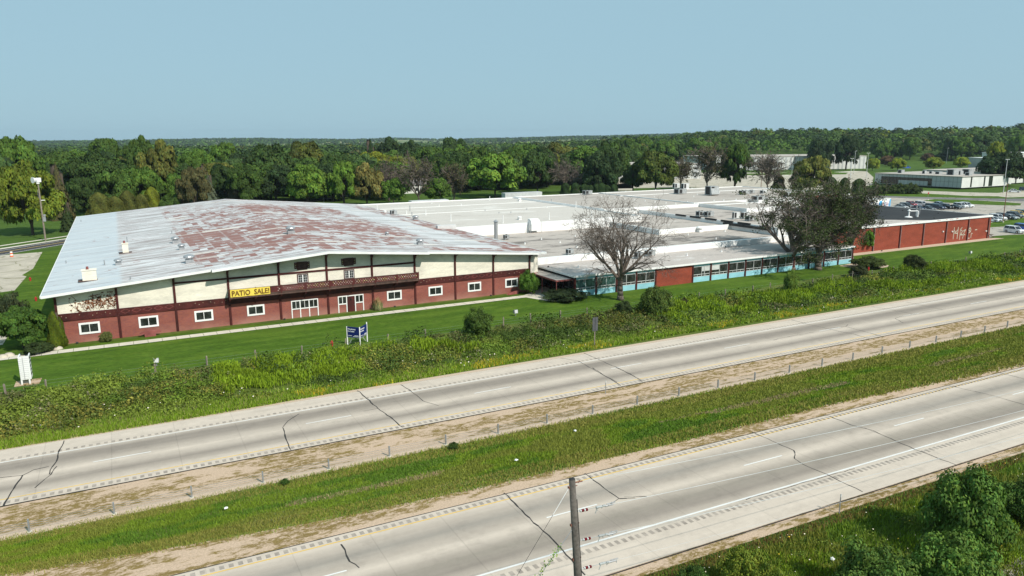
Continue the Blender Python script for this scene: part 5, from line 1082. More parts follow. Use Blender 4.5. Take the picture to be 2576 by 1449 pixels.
# distant power poles and their wires
pp = []
for (xb, yb, xt, yt) in ((B3(174, 175)+B3(178, 92)), (B3(882, 205)+B3(887, 108)), (B3(1650, 245)+B3(1656, 95)), (B3(2435, 200)+B3(2443, 75))):
    X_, Y_, _ = G(xb, max(yb, 384)+8); d = ray(xt, yt); s_ = math.hypot(X_, Y_)/math.hypot(d[0], d[1]); h = CH+d[2]*s_; pp.append((X_, Y_, h))
for k, (x, y, h) in enumerate(pp):
    t = thing('power_pole', ['distant power pole above the roof left of the green tree', 'distant power pole above the ribbed warehouse', 'distant power pole above the small maples', 'distant power pole above the dark oak'][k], 'power pole', (x, y, 0)); m = MB(); m.cyl(0, 0, 0, h, .3, .2, 7); m.build('pole', MAT['woodpost'], t); m = MB(); m.cbox(0, 0, h-1.2, 3.2, .2, .2); m.build('crossarm', MAT['woodpost'], t)
m = MB()
for (a, b) in zip(pp[:-1], pp[1:]):
    for o, s in ((-1.2, .6), (-4, .5)): wire(m, (a[0], a[1], a[2]+o), (b[0], b[1], b[2]+o), 1.5, .07, 10)
tag(m.build('overhead_wire', MAT['grille']), 'dark overhead wires strung between the distant power poles', 'wire')
#PART3
# ------------------------------------------------------------------ vegetation
def leafquads(P, Nn, s, asp=.7, rng=RNG, upright=False):
    P = np.asarray(P, float); n = len(P); Nn = Nn/np.maximum(np.linalg.norm(Nn, axis=1, keepdims=True), 1e-6)
    if upright:
        b = np.tile(np.array([0, 0, 1.0]), (n, 1))+rng.normal(0, .25, (n, 3)); t = np.cross(Nn, b); t /= np.maximum(np.linalg.norm(t, axis=1, keepdims=True), 1e-6)
    else:
        t = np.cross(Nn, rng.normal(0, 1, (n, 3))); t /= np.maximum(np.linalg.norm(t, axis=1, keepdims=True), 1e-6); b = np.cross(Nn, t)
    s = np.broadcast_to(np.asarray(s, float).reshape(-1, 1), (n, 1)); a = np.broadcast_to(np.asarray(asp, float).reshape(-1, 1), (n, 1))
    v = np.stack([P-t*s*a, P-b*s, P+t*s*a, P+b*s], 1).reshape(-1, 3)
    return v, np.arange(4*n).reshape(-1, 4)
def crown(kind, seed, n, leaf):
    g = np.random.default_rng(seed); u = lambda k: (lambda q: q/np.linalg.norm(q, axis=1, keepdims=True))(g.normal(0, 1, (k, 3)))
    if kind in ('broad', 'oval', 'bush', 'wild'):
        K = {'broad': 74, 'oval': 66, 'bush': 60, 'wild': 150}[kind]; c = u(K); 
        if kind != 'bush': c[:, 2] = np.where(c[:, 2] < -.75, -c[:, 2]*.6, c[:, 2])
        rr = g.uniform(.62, .92, K); c = c*rr[:, None]; c[:, 2] = c[:, 2]*.50
        if kind == 'oval': c[:, :2] *= (1-.25*np.clip(c[:, 2:], -1, 1)*1.2)
        r = g.uniform(.13, .30, K) if kind != 'wild' else g.uniform(.09, .25, K);
        if kind == 'wild': c *= (g.uniform(.45, 1.12, K))[:, None]
        cz = (.5 if kind not in ('bush', 'wild') else .38)+c[:, 2]; lb = g.uniform(.68, 1.35, K)
        w = r**2; w /= w.sum(); k = g.choice(K, n, p=w); d = u(n); d[:, 2] = np.where(d[:, 2] < -.3, -d[:, 2], d[:, 2])
        rad = r[k]*(g.uniform(.78, 1.08, n) if kind != 'wild' else g.uniform(.3, 1.45, n)); P = np.stack([c[k, 0]+d[:, 0]*rad, c[k, 1]+d[:, 1]*rad, cz[k]+d[:, 2]*rad*.62], 1)
        Nn = d+np.array([0, 0, .35])+g.normal(0, .38, (n, 3)); col = lb[k]*g.uniform(.75, 1.25, n)
        s = leaf*g.uniform(.7, 1.35, n)
        q = P.copy(); q[:, 2] = (q[:, 2]-.5)/.6; rr = np.linalg.norm(q, axis=1); P[:, 2] = (np.clip(P[:, 2], 0, None) if kind in ('bush', 'wild') else np.clip(P[:, 2], 0, 1.05)); P[:, 2] /= max(1.0, np.percentile(P[:, 2], 99.7))
    elif kind == 'conifer':
        t = 1-np.sqrt(g.uniform(0, 1, n)); tier = (t*11) % 1; R = (1-t)*(.72+.28*(1-tier)); ph = g.uniform(0, 2*math.pi, n); arm = .82+.18*np.sin(ph*7+np.floor(t*11)*2.1)
        R = R*arm*g.uniform(.72, 1.0, n); P = np.stack([R*np.cos(ph), R*np.sin(ph), t-.05*R], 1); Nn = np.stack([np.cos(ph), np.sin(ph), np.full(n, .7)], 1)+g.normal(0, .4, (n, 3)); col = g.uniform(.7, 1.3, n); s = leaf*g.uniform(.7, 1.3, n)
    else:  # arbor: dense rounded cone
        t = g.uniform(0, 1, n); R = np.sqrt(np.clip(1-t**2.2, 0, 1))*(.9+.12*np.sin(t*9+g.uniform(0, 1))); ph = g.uniform(0, 2*math.pi, n); R = R*(1+.10*np.sin(ph*5+t*6))*g.uniform(.86, 1.04, n); R = np.where(t < .12, R*(.75+t*2), R)
        P = np.stack([R*np.cos(ph), R*np.sin(ph), t], 1); Nn = np.stack([np.cos(ph), np.sin(ph), .25+t], 1)+g.normal(0, .45, (n, 3)); col = g.uniform(.7, 1.3, n)*(.9+.2*np.sin(ph*3+t*8)); s = leaf*g.uniform(.7, 1.3, n)
    v, f = leafquads(P, Nn, s, g.uniform(.5, .9, n), g); hue = g.normal(0, .10, n)
    C = np.stack([col*(1+hue), col, col*(1-hue)], 1); C = np.repeat(C, 4, 0)
    me = fastmesh('crown', v, f, C); me.materials.append(MAT['leaf']); return me
CROWN = {'broad': [crown('broad', s, 13000, .043) for s in (1, 2, 3, 4)], 'oval': [crown('oval', s, 12000, .043) for s in (5, 6, 7)], 'conifer': [crown('conifer', s, 9000, .040) for s in (8, 9)],
         'arbor': [crown('arbor', s, 8500, .038) for s in (10, 11)], 'bush': [crown('bush', s, 12000, .036) for s in (12, 13, 14)], 'fine': [crown('broad', s, 19000, .034) for s in (21, 22)], 'finebush': [crown('wild', s, 27000, .031) for s in (23, 24, 25)]}
m = MB(); m.tube((0, 0, 0), (.02, .01, .55), 1.0, .72, 9).tube((.02, .01, .55), (0, 0, 1), .72, .35, 9)
for k in range(6): a = k*1.05; m.tube((0, 0, .45+.06*k), (9*math.cos(a)*.5, 9*math.sin(a)*.5, .72+.06*k), .45, .18, 6)
TRUNK = m.mesh('trunk', True); TRUNK.materials.append(MAT['bark'])
HUE = dict(dark=(.030, .062, .016), deep=(.024, .050, .018), mid=(.045, .092, .018), green=(.060, .125, .020), bright=(.095, .185, .028), lime=(.155, .215, .022), olive=(.085, .105, .025), brown=(.075, .078, .035), blue=(.075, .105, .080), yellow=(.14, .18, .02), fern=(.05, .10, .035), grey=(.13, .12, .09), purple=(.10, .07, .045), shade=(.03, .055, .02))
def tree(name, label, cat, kind, x, y, h, r, hue, hb=.16, group=None, z0=None, tr=None, idx=None):
    z0 = float(hill(x, y)) if z0 is None else z0
    t = thing(name, label, cat, (x, y, z0), group, random.random()*6.28); c = HUE[hue] if isinstance(hue, str) else hue; j = random.uniform(.88, 1.12)
    ms = CROWN[kind]; me = ms[(idx if idx is not None else random.randrange(len(ms))) % len(ms)]
    if kind in ('conifer', 'arbor', 'bush', 'finebush'): hb = .02
    if kind in ('broad', 'oval', 'fine'): hb *= .40
    o = link('crown', me, None, t); o.scale = (r, r*random.uniform(.92, 1.08), h*(1-hb)*.98); o.location = (0, 0, h*hb); o.color = (c[0]*j, c[1]*j, c[2]*j, 1)
    if kind not in ('bush', 'finebush'):
        rr = tr or max(.12, h*.02); o = link('trunk', TRUNK, None, t); o.scale = (rr, rr, h*(.62 if kind in ('broad', 'oval', 'fine') else .8))
    return t
def tpx(name, label, cat, kind, pb, topy, hw, hue, hb=.16, **k):
    x, y, _ = G(*pb); d0 = math.hypot(x, y); r_ = ray(pb[0], topy); s_ = d0/math.hypot(r_[0], r_[1]); h = CH+r_[2]*s_; dep = np.dot(np.array([x, y, -CH]), fw)
    return tree(name, label, cat, kind, x, y, max(h, .5), hw*dep/F, hue, hb, z0=0, **k)
def bx(conv_, s=3): return conv_
# (converter, x, base y, top y, half width, kind, hue, name, label)
TL = [
 (B1, 250, 815, 250, 215, 'fine', (.105, .155, .018), 'maple_tree', 'bright yellow-green maple behind the siren pole, standing on the shaded grass'),
 (B1, 30, 700, 190, 130, 'broad', 'fern', 'shade_tree', 'pale green tree at the left edge of the photo behind the yellow maple'),
 (B1, 170, 560, 70, 160, 'broad', 'green', 'shade_tree', 'tallest rounded tree on the left skyline'),
 (B1, 470, 700, 262, 130, 'conifer', 'brown', 'spruce_tree', 'large drooping olive-brown spruce right of the yellow maple'),
 (B1, 520, 790, 545, 75, 'conifer', 'shade', 'evergreen_tree', 'dark low evergreen touching the left rear corner of the chalet roof'),
 (B1, 700, 620, 192, 250, 'fine', 'dark', 'locust_tree', 'very broad dark feathery tree in the left woodland'),
 (B1, 900, 600, 420, 190, 'broad', 'brown', 'shade_tree', 'brownish tree crown behind the clipped olive hedge trees'),
 (B1, 1240, 600, 95, 155, 'oval', 'olive', 'oak_tree', 'tall olive-brown tree rising above its neighbours left of the roof peak'),
 (B1, 1080, 520, 65, 110, 'oval', 'mid', 'shade_tree', 'tall green tree breaking the skyline left of the olive-brown tree'),
 (B1, 840, 470, 85, 130, 'broad', 'mid', 'shade_tree', 'broad green tree on the skyline above the feathery tree'),
 (B1, 760, 690, 492, 90, 'arbor', 'olive', 'hedge_tree', 'clipped olive hedge tree, leftmost of the row behind the chalet roof'),
 (B1, 880, 680, 520, 70, 'arbor', 'olive', 'hedge_tree', 'clipped olive hedge tree, second of the row from the left'),
 (B1, 975, 670, 478, 70, 'arbor', 'olive', 'hedge_tree', 'clipped olive hedge tree with a pointed top in mid row'),
 (B1, 1075, 660, 505, 65, 'arbor', 'olive', 'hedge_tree', 'clipped olive hedge tree, fourth of the row from the left'),
 (B1, 1160, 650, 450, 65, 'arbor', 'yellow', 'hedge_tree', 'clipped yellowish hedge tree, rightmost and tallest of its row'),
 (B1, 1290, 650, 500, 90, 'bush', 'mid', 'shrub', 'loose green shrub mound right of the olive hedge row'),
 (B1, 1590, 610, 350, 100, 'conifer', 'blue', 'spruce_tree', 'blue spruce in front of darker spruces left of the roof ridge'),
 (B1, 1560, 580, 265, 130, 'conifer', 'brown', 'spruce_tree', 'tall dark brown spruce just behind the blue spruce'),
 (B1, 1770, 605, 300, 80, 'conifer', (.055, .065, .045), 'spruce_tree', 'grey-green spruce right of the blue spruce'),
 (B1, 1860, 605, 275, 130, 'fine', 'mid', 'locust_tree', 'rounded feathery green tree directly above the chalet ridge end'),
 (B1, 1500, 520, 165, 140, 'fine', 'green', 'locust_tree', 'feathery green tree right of the olive-brown tree'),
 (B1, 1700, 470, 120, 140, 'broad', 'green', 'shade_tree', 'rounded green tree below the far white barn'),
 (B1, 2050, 560, 130, 200, 'broad', 'dark', 'shade_tree', 'large dark tree filling the woodland left of the bright maple'),
 (B1, 2330, 480, 110, 170, 'broad', (.075, .10, .02), 'shade_tree', 'yellow-olive rounded tree above the bright maple'),
 (B1, 2330, 600, 280, 175, 'broad', 'bright', 'maple_tree', 'bright green maple, larger of the pair behind the chalet roof'),
 (B1, 2600, 600, 262, 110, 'broad', 'bright', 'maple_tree', 'bright green maple at right of the pair behind the chalet roof'),
 (B2, 195, 595, 268, 118, 'oval', (.115, .115, .04), 'oak_tree', 'yellow-brown oak beside the bright maples behind the pale roof'),
 (B2, 395, 590, 385, 95, 'broad', 'green', 'shade_tree', 'compact green tree right of the yellow-brown oak'),
 (B2, 290, 470, 186, 185, 'fine', 'yellow', 'locust_tree', 'flat-topped yellow-olive tree above the yellow-brown oak'),
 (B2, 230, 420, 80, 110, 'conifer', 'deep', 'pine_tree', 'dark pine on the skyline, left one of the pine group'),
 (B2, 370, 400, 75, 120, 'oval', 'deep', 'pine_tree', 'dark pine on the skyline, tallest of the pine group'),
 (B2, 510, 400, 100, 110, 'oval', 'deep', 'pine_tree', 'dark pine on the skyline, right one of the pine group'),
 (B2, 310, 380, 125, 110, 'broad', (.08, .12, .045), 'shade_tree', 'pale green rounded tree nested among the dark pines'),
 (B2, 720, 580, 385, 120, 'broad', 'green', 'shade_tree', 'low bright green tree left of the lamp post and big maple'),
 (B2, 690, 450, 150, 140, 'broad', 'mid', 'shade_tree', 'rounded mid green tree above the leafless grey trees'),
 (B2, 900, 400, 130, 95, 'oval', 'green', 'shade_tree', 'upright green tree above and left of the big maple'),
 (B2, 850, 330, 68, 100, 'oval', 'dark', 'shade_tree', 'tall dark tree on the skyline left of centre'),
 (B2, 1160, 530, 196, 225, 'broad', 'bright', 'maple_tree', 'big spreading bright maple with a thick trunk behind the pale roof'),
 (B2, 1480, 500, 190, 145, 'broad', 'dark', 'shade_tree', 'dark green tree touching the right side of the big maple'),
 (B2, 1575, 440, 190, 90, 'broad', 'yellow', 'shade_tree', 'yellowish green crown above the leafless tree behind the factory'),
 (B2, 1940, 505, 184, 150, 'oval', 'deep', 'oak_tree', 'dense dark green oak left of the ribbed hall'),
 (B2, 2370, 500, 180, 165, 'broad', (.065, .10, .02), 'shade_tree', 'broad olive-green tree right of the ribbed hall'),
 (B2, 2200, 495, 262, 90, 'broad', 'dark', 'shade_tree', 'smaller dark tree leaning before the ribbed hall'),
 (B2, 1590, 300, 115, 70, 'oval', (.12, .16, .08), 'shade_tree', 'pale silvery green tree above the pale store'),
 (B2, 2305, 290, 130, 28, 'conifer', 'blue', 'spruce_tree', 'slim blue spruce standing alone beyond the gabled house'),
 (B3, 390, 478, 125, 110, 'oval', 'mid', 'shade_tree', 'upright green tree rising behind the factory roof right of the leafless one'),
 (B3, 960, 500, 215, 135, 'oval', 'olive', 'oak_tree', 'rounded olive-brown oak in front of the ribbed warehouse'),
 (B3, 880, 500, 330, 75, 'broad', 'dark', 'shade_tree', 'dark low tree leaning on the left of the rounded oak'),
 (B3, 1040, 325, 82, 100, 'oval', 'deep', 'oak_tree', 'tall dark tree before the warehouse, left of the tall pair'),
 (B3, 1230, 325, 60, 92, 'oval', 'deep', 'oak_tree', 'tall dark tree before the warehouse, right of the tall pair'),
 (B3, 1115, 512, 375, 52, 'arbor', 'dark', 'evergreen_tree', 'dark egg-shaped evergreen behind the factory, leftmost of three'),
 (B3, 1215, 515, 380, 48, 'arbor', 'dark', 'evergreen_tree', 'dark pointed evergreen beside the rusty lamp post, middle of three'),
 (B3, 1325, 515, 388, 62, 'arbor', (.035, .07, .02), 'evergreen_tree', 'dark broad evergreen at the left end of the long shrub bank'),
 (B3, 720, 485, 358, 52, 'arbor', 'brown', 'evergreen_tree', 'brownish rounded evergreen right of the leafless tree'),
 (B3, 1430, 332, 236, 50, 'broad', 'lime', 'maple_tree', 'small yellow-green maple, leftmost of four on the back lot'),
 (B3, 1620, 332, 234, 62, 'broad', 'lime', 'maple_tree', 'small yellow-green maple, second of four on the back lot'),
 (B3, 1890, 326, 226, 66, 'broad', 'lime', 'maple_tree', 'small yellow-green maple, third of four on the back lot'),
 (B3, 2100, 316, 226, 58, 'broad', 'lime', 'maple_tree', 'small yellow-green maple, rightmost of four on the back lot'),
 (B3, 1545, 300, 216, 58, 'broad', 'purple', 'shade_tree', 'dull bronze tree behind the second small maple'),
 (B3, 1848, 275, 197, 52, 'broad', 'purple', 'shade_tree', 'reddish-brown tree behind the third small maple'),
 (B3, 1948, 275, 192, 52, 'broad', 'dark', 'shade_tree', 'dark rounded tree beside the reddish-brown tree'),
 (B3, 2400, 445, 185, 175, 'broad', 'deep', 'oak_tree', 'large dark spreading oak beside the panelled office at the right edge'),
 (B3, 2345, 330, 108, 60, 'oval', 'yellow', 'shade_tree', 'yellow-green crown rising above the large dark oak'),
]
for cv, x, yb, yt, hw, kind, hue, nm, lb in TL:
    cat = {'hedge_tree': 'hedge tree', 'shrub': 'shrub'}.get(nm, 'tree'); tpx(nm, lb, cat, kind, cv(x, yb), cv(x, yt)[1], hw/3, hue, hb=.12)
k = 0
for xx in (1690, 1765, 1832, 1880, 1925, 1962, 2010, 2055):
    tpx('evergreen_shrub', 'round dark evergreen shrub in the row behind the far factory roof edge', 'shrub', 'arbor', B2(xx, 515), B2(xx, 430+random.randint(-12, 14))[1], 14, (.028, .062, .02), group='round evergreens in a row behind the factory')
for xx, yt in ((1400, 440), (1455, 430), (1515, 425), (1570, 428), (1620, 412), (1675, 418), (1725, 412), (1755, 440)):
    tpx('juniper_shrub', 'green juniper bush in the long bank in front of the panelled office', 'shrub', 'bush', B3(xx, 505), B3(xx, yt)[1], 16, (.045, .075, .025), group='juniper bank by the office')
# near shrubs and small trees
NB = [
 (A2, 1030, 1108, 868, 118, 'finebush', (.058, .110, .024), 'bush', 'large rounded dark green bush at the weed edge right of the blue sign'),
 (A2, 2370, 945, 700, 125, 'finebush', (.070, .118, .028), 'bush', 'large leafy green bush right of the bare tree trunk'),
 (A2, 2130, 950, 820, 72, 'finebush', (.030, .052, .020), 'bush', 'dark bush at the foot of the bare tree'),
 (A3, 10, 880, 800, 40, 'finebush', (.05, .05, .035), 'bush', 'small dark purplish bush right of the large leafy bush'),
 (A3, 1740, 612, 472, 88, 'finebush', (.040, .060, .018), 'bush', 'solitary dark round bush on the lawn below the brick hall'),
 (A3, 810, 790, 580, 62, 'finebush', (.12, .21, .04), 'sapling', 'young light green upright sapling in the weeds before the two big trees'),
 (A3, 1325, 655, 555, 78, 'finebush', (.035, .05, .022), 'bush', 'dark shrub hanging over the weeds left of the juniper bed'),
 (A3, 1400, 585, 490, 120, 'bush', (.045, .07, .02), 'juniper_shrub', 'wide spreading green juniper in the pale round bed'),
 (A1, 430, 1190, 905, 58, 'arbor', (.080, .125, .012), 'evergreen_tree', 'pointed yellow-green evergreen at the left corner of the brick front'),
 (A1, 465, 1180, 945, 45, 'arbor', (.080, .125, .012), 'evergreen_tree', 'shorter yellow-green evergreen just right of the pointed one'),
 (A1, 180, 1190, 860, 175, 'fine', (.060, .135, .025), 'sumac_tree', 'feathery light green small tree behind the white lawn sign'),
 (A1, 90, 1050, 740, 150, 'finebush', (.040, .060, .030), 'bush', 'dark spreading shrub behind the feathery tree at the left edge'),
 (A1, 280, 1225, 1140, 110, 'bush', (.035, .06, .022), 'juniper_shrub', 'low dark juniper between the footpath and pointed evergreens'),
 (A1, 805, 1140, 1055, 45, 'finebush', (.11, .14, .05), 'bush', 'sparse reddish-green shrub right of the leftmost window'),
 (A2, 1690, 820, 735, 170, 'bush', (.020, .035, .015), 'hedge', 'dark clipped hedge before the glazed end of the office wing'),
 (A2, 1600, 790, 710, 60, 'bush', (.020, .035, .015), 'hedge', 'dark hedge under the entrance canopy'),
 (A2, 1415, 780, 582, 72, 'finebush', (.075, .165, .028), 'climbing_tree', 'leafy drooping small tree at the right corner of the brick front'),
 (A3, 1375, 462, 285, 60, 'broad', (.075, .17, .02), 'shade_tree', 'bright green tree between the two half-dead trees and the brick hall'),
 (C3, 1960, 1260, 640, 290, 'finebush', (.062, .130, .026), 'bush', 'tall dense green bush at the bottom right beside the verge'),
 (C3, 2350, 1080, 740, 190, 'finebush', (.060, .120, .026), 'bush', 'dark green bush at the right edge behind the tall dense bush'),
 (C3, 1860, 1600, 1090, 290, 'finebush', (.075, .150, .030), 'bush', 'leafy bush with light tips at the bottom edge below the tall dense bush'),
 (C3, 1330, 1640, 1205, 290, 'finebush', (.072, .142, .030), 'bush', 'wide leafy bush at the bottom edge left of the light-tipped bush'),
 (C3, 430, 1560, 1225, 170, 'finebush', (.15, .21, .03), 'bush', 'yellowish feathery bush at the bottom edge near the road'),
 (C3, 600, 1640, 1330, 130, 'finebush', (.13, .19, .03), 'bush', 'second yellowish bush at the bottom edge right of the feathery one'),
 (C3, 80, 1560, 1370, 120, 'finebush', (.05, .11, .025), 'bush', 'low green bush at the bottom edge nearest the utility pole'),
 (C2, 785, 565, 512, 38, 'finebush', (.045, .09, .022), 'weed_clump', 'dark green weed clump at the median edge by a barrier post'),
 (C1, 1990, 812, 770, 30, 'finebush', (.045, .10, .022), 'weed_clump', 'small dark weed clump in the left part of the median'),
]
for cv, x, yb, yt, hw, kind, hue, nm, lb in NB:
    sc = 2.773 if cv in (C1, C2, C3) else 3
    cat = {'evergreen_tree': 'tree', 'sumac_tree': 'tree', 'climbing_tree': 'tree', 'shade_tree': 'tree', 'sapling': 'tree', 'hedge': 'hedge', 'weed_clump': 'weeds'}.get(nm, 'bush')
    o = tpx(nm, lb, cat, kind, cv(x, yb), cv(x, yt)[1], hw/sc, hue, hb=.1)
    if nm in ('hedge',) : o.location.y = min(o.location.y, 90.9)
# plume grass clump by the entrance
x, y, _ = G(*L3(1190, 1185)); n = 900; an = RNG.uniform(0, 6.28, n); rr = RNG.uniform(0, .75, n); hh = RNG.uniform(.5, 1.9, n)*(1-.35*rr)
P = np.stack([rr*np.cos(an), rr*np.sin(an), hh*.5], 1); v, f = leafquads(P, np.stack([np.cos(an), np.sin(an), np.zeros(n)], 1), hh*.5, .05, upright=True)
cc = np.where((hh > 1.35)[:, None], np.array([.36, .27, .16]), np.array([.20, .25, .13]))*RNG.uniform(.7, 1.2, (n, 1)); me = fastmesh('ornamental_grass', v, f, np.repeat(cc, 4, 0)); tag(link('ornamental_grass', me, MAT['leaf'], None, (x, 97.9, 0)), 'fountain-shaped ornamental grass clump with tan plumes right of the brown door', 'plant')
# leafless and half-dead trees
def bare_tree(name, label, x, y, H, spread, r0, forkz, seed, levels=5, dense=1.0, leafc=None, nleaf=0, matk='deadbark', droop=.0, main=6, lmin=.02, aspect=None, leafs=.16):
    rg = random.Random(seed); t = thing(name, label, 'tree', (x, y, float(hill(x, y)))); tk = MB(); br = MB(); tips = []
    def grow(p, d, L, r, lev):
        nseg = 4 if lev < 2 else 3; seg = L/nseg; P = p; D = d
        for i in range(nseg):
            D = (D+Vector((rg.gauss(0, .12), rg.gauss(0, .12), rg.gauss(0, .08)+(.06 if lev < 3 else -.02-droop)))).normalized(); q = P+D*seg; ra = r*(1-i/nseg*.55); rb = r*(1-(i+1)/nseg*.55)
            br.tube(P, q, ra, rb, 6 if lev < 1 else (4 if lev < 2 else 3)); P = q
            if lev < levels:
                for _ in range(rg.choice([1, 1, 2]) if lev > 0 or i > 0 else 1):
                    if rg.random() < dense*(.95 if lev < 3 else .85):
                        ax = D.cross(Vector((rg.gauss(0, 1), rg.gauss(0, 1), rg.gauss(0, 1)))).normalized(); a = rg.uniform(.45, .95); nd = (D*math.cos(a)+ax*math.sin(a)).normalized()
                        grow(P, nd, L*rg.uniform(.50, .72), max(rb*.68, lmin), lev+1)
        tips.append((P, D))
    top = Vector((rg.uniform(-.3, .3), rg.uniform(-.3, .3), forkz)); z = 0; a = Vector((0, 0, 0)); n = 5
    for i in range(n):
        b = Vector((top.x*(i+1)/n, top.y*(i+1)/n, forkz*(i+1)/n)); tk.tube(a, b, r0*(1.25 if i == 0 else 1-i*.05), r0*(1-(i+1)*.05), 12); a = b
    LL = math.hypot(H-forkz, spread)*.50
    for k in range(main):
        an = k/main*2*math.pi+rg.uniform(-.3, .3); el = rg.uniform(.8, 1.4) if k % 2 else rg.uniform(.25, .85); hz = spread*rg.uniform(.8, 1.05)
        d = Vector((math.cos(an)*math.cos(el)*spread/(H-forkz)*.9, math.sin(an)*math.cos(el)*spread/(H-forkz)*.9, math.sin(el))).normalized(); grow(top-Vector((0, 0, rg.uniform(0, forkz*.25))), d, LL*rg.uniform(.85, 1.1), r0*.52, 0)
    grow(top, Vector((0, 0, 1)), LL*.95, r0*.6, 0)
    tk.build('trunk', MAT[matk], t, True); bo = br.build('branches', MAT[matk], t)
    # fit crown to measured height and spread
    zs = np.percentile([v[2] for v in br.v], 98.5); xs = np.percentile([abs(v[0]) for v in br.v], 95); sz = (H-forkz)/(zs-forkz); sx = spread/xs; bo.scale = (sx, sx, sz); bo.location = (0, 0, forkz*(1-sz))
    if nleaf:
        low = [i for i, (q, _) in enumerate(tips) if N1.fbm(q[0]/1.7+50+seed, q[2]/1.3+30) > .50 and q[2] < H*1.05] or list(range(len(tips))); idx = [rg.choice(low) for _ in range(nleaf)]; P = np.array([tips[i][0] for i in idx])*np.array([sx, sx, sz])+np.array([0, 0, forkz*(1-sz)])+RNG.normal(0, .28, (nleaf, 3))
        if leafc and isinstance(leafc, tuple) and isinstance(leafc[0], tuple): c = np.array([rg.choice(leafc) for _ in range(nleaf)])
        else: c = np.tile(np.array(leafc), (nleaf, 1))
        v, f = leafquads(P, RNG.normal(0, 1, (nleaf, 3))+np.array([0, 0, .5]), leafs*RNG.uniform(.6, 1.3, nleaf), .6); me = fastmesh('foliage', v, f, np.repeat(c*RNG.uniform(.7, 1.3, (nleaf, 1)), 4, 0)); link('foliage', me, MAT['leaf'], t)
    return t
bx_, by_, _ = G(*R5(1335, 850))
bare_tree('bare_tree', 'large leafless dead tree standing on the lawn before the office wing', bx_, by_, 14.4, 5.9, .46, 3.6, 3, levels=5, dense=.84, droop=.012, main=9, lmin=.020)
olv = ((.048, .072, .026), (.060, .088, .034), (.045, .075, .026))
bare_tree('half_dead_tree', 'sprawling half-dead tree with dark sparse leaves, left of the two beside the blue wing', *G(*R2(800, 1335))[:2], 15.0, 7.6, .60, 3.0, 11, levels=5, dense=.74, leafc=olv, nleaf=17000, droop=.02, main=9, lmin=.028, leafs=.15)
bare_tree('half_dead_tree', 'taller half-dead tree with thick straight trunk, right of the two beside the blue wing', *G(*R2(1180, 1335))[:2], 15.8, 5.6, .62, 3.2, 12, levels=5, dense=.78, leafc=olv, nleaf=19000, droop=.02, main=9, lmin=.028, leafs=.15)
bare_tree('half_dead_tree', 'dark third tree with dense grey twigs behind the two half-dead trees', 125.5, 94.0, 14.6, 5.2, .45, 3.5, 14, levels=5, dense=.78, leafc=((.03, .05, .018), (.03, .045, .02)), nleaf=8000, main=8, lmin=.03, leafs=.16)
for (cv, x, yb, yt, hw, lb, nl) in ((B2, 590, 585, 240, 150, 'leafless grey tree behind the pale roof, left of the lamp post', 300), (B2, 360, 560, 250, 90, 'leafless grey tree half hidden behind the yellow-brown oak', 300), (B2, 850, 565, 290, 80, 'thin leafless tree left of the big maple trunk', 600),
     (B2, 1700, 500, 228, 155, 'pale leafless tree between the dark tree and the dense oak', 0), (B3, 185, 475, 150, 115, 'brown half-leafless tree behind the factory, left of the upright green tree', 1500), (B3, 640, 490, 205, 145, 'leafless dark tree in front of the ribbed warehouse', 100), (B2, 2560, 480, 240, 70, 'brown thin tree at the left of the middle lot', 900)):
    p = cv(x, yb); X_, Y_, _ = G(*p); r_ = ray(p[0], cv(x, yt)[1]); s_ = math.hypot(X_, Y_)/math.hypot(r_[0], r_[1]); h = CH+r_[2]*s_; dep = np.dot(np.array([X_, Y_, -CH]), fw)
    bare_tree('bare_tree', lb, X_, Y_, h, hw/3*dep/F, .35, h*.2, hash(lb) % 999 if False else int(x+yt), levels=4, dense=.84, leafc=((.06, .075, .03), (.085, .08, .045)), nleaf=nl*3, main=7, lmin=.085, leafs=.33)

# the woodland behind: individual trees first, a far wood after them
def prj(x, y, z):
    w = np.stack([x, y, z-CH], -1); q = w@fw; return 1288+F*(w@r2)/q, 724.5-F*(w@u2)/q
occ = []
for o in COL.objects:
    if o.get('category') in ('tree', 'hedge tree', 'house') and o.parent is None and math.hypot(o.location.x, o.location.y) > 200: occ.append((o.location.x, o.location.y, 8 if o.get('category') != 'house' else 16))
LIM = np.array([[-200, 570], [60, 560], [180, 560], [470, 540], [560, 520], [900, 510], [1100, 492], [1240, 482], [1400, 472], [1540, 465], [1600, 425], [1720, 418], [1900, 408], [2180, 408], [2260, 405], [2400, 405], [2576, 406], [2900, 406]])
CLR = [gp([B1(1370, 600), B1(1460, 600), B1(1440, 470), B1(1380, 470)]), gp([B1(1350, 480), B1(1450, 480), B1(1450, 400), B1(1380, 400)])]
cand = []
rg = np.random.default_rng(5)
ring = 225.0
while ring < 1250:
    sp = 11.2 if ring < 480 else 13+ring/140
    na = int(1.50*ring/sp)
    for i in range(na):
        a = -.20+1.50*(i+rg.uniform(-.4, .4)+(.5 if int(ring/sp) % 2 else 0))/na; d = ring+rg.uniform(-.4, .4)*sp; cand.append((d, d*math.sin(a), d*math.cos(a)))
    ring += sp*.9
cand.sort(); nind = 0; farT = []
grid = {}
for x, y, r in occ: grid.setdefault((int(x//30), int(y//30)), []).append((x, y, r))
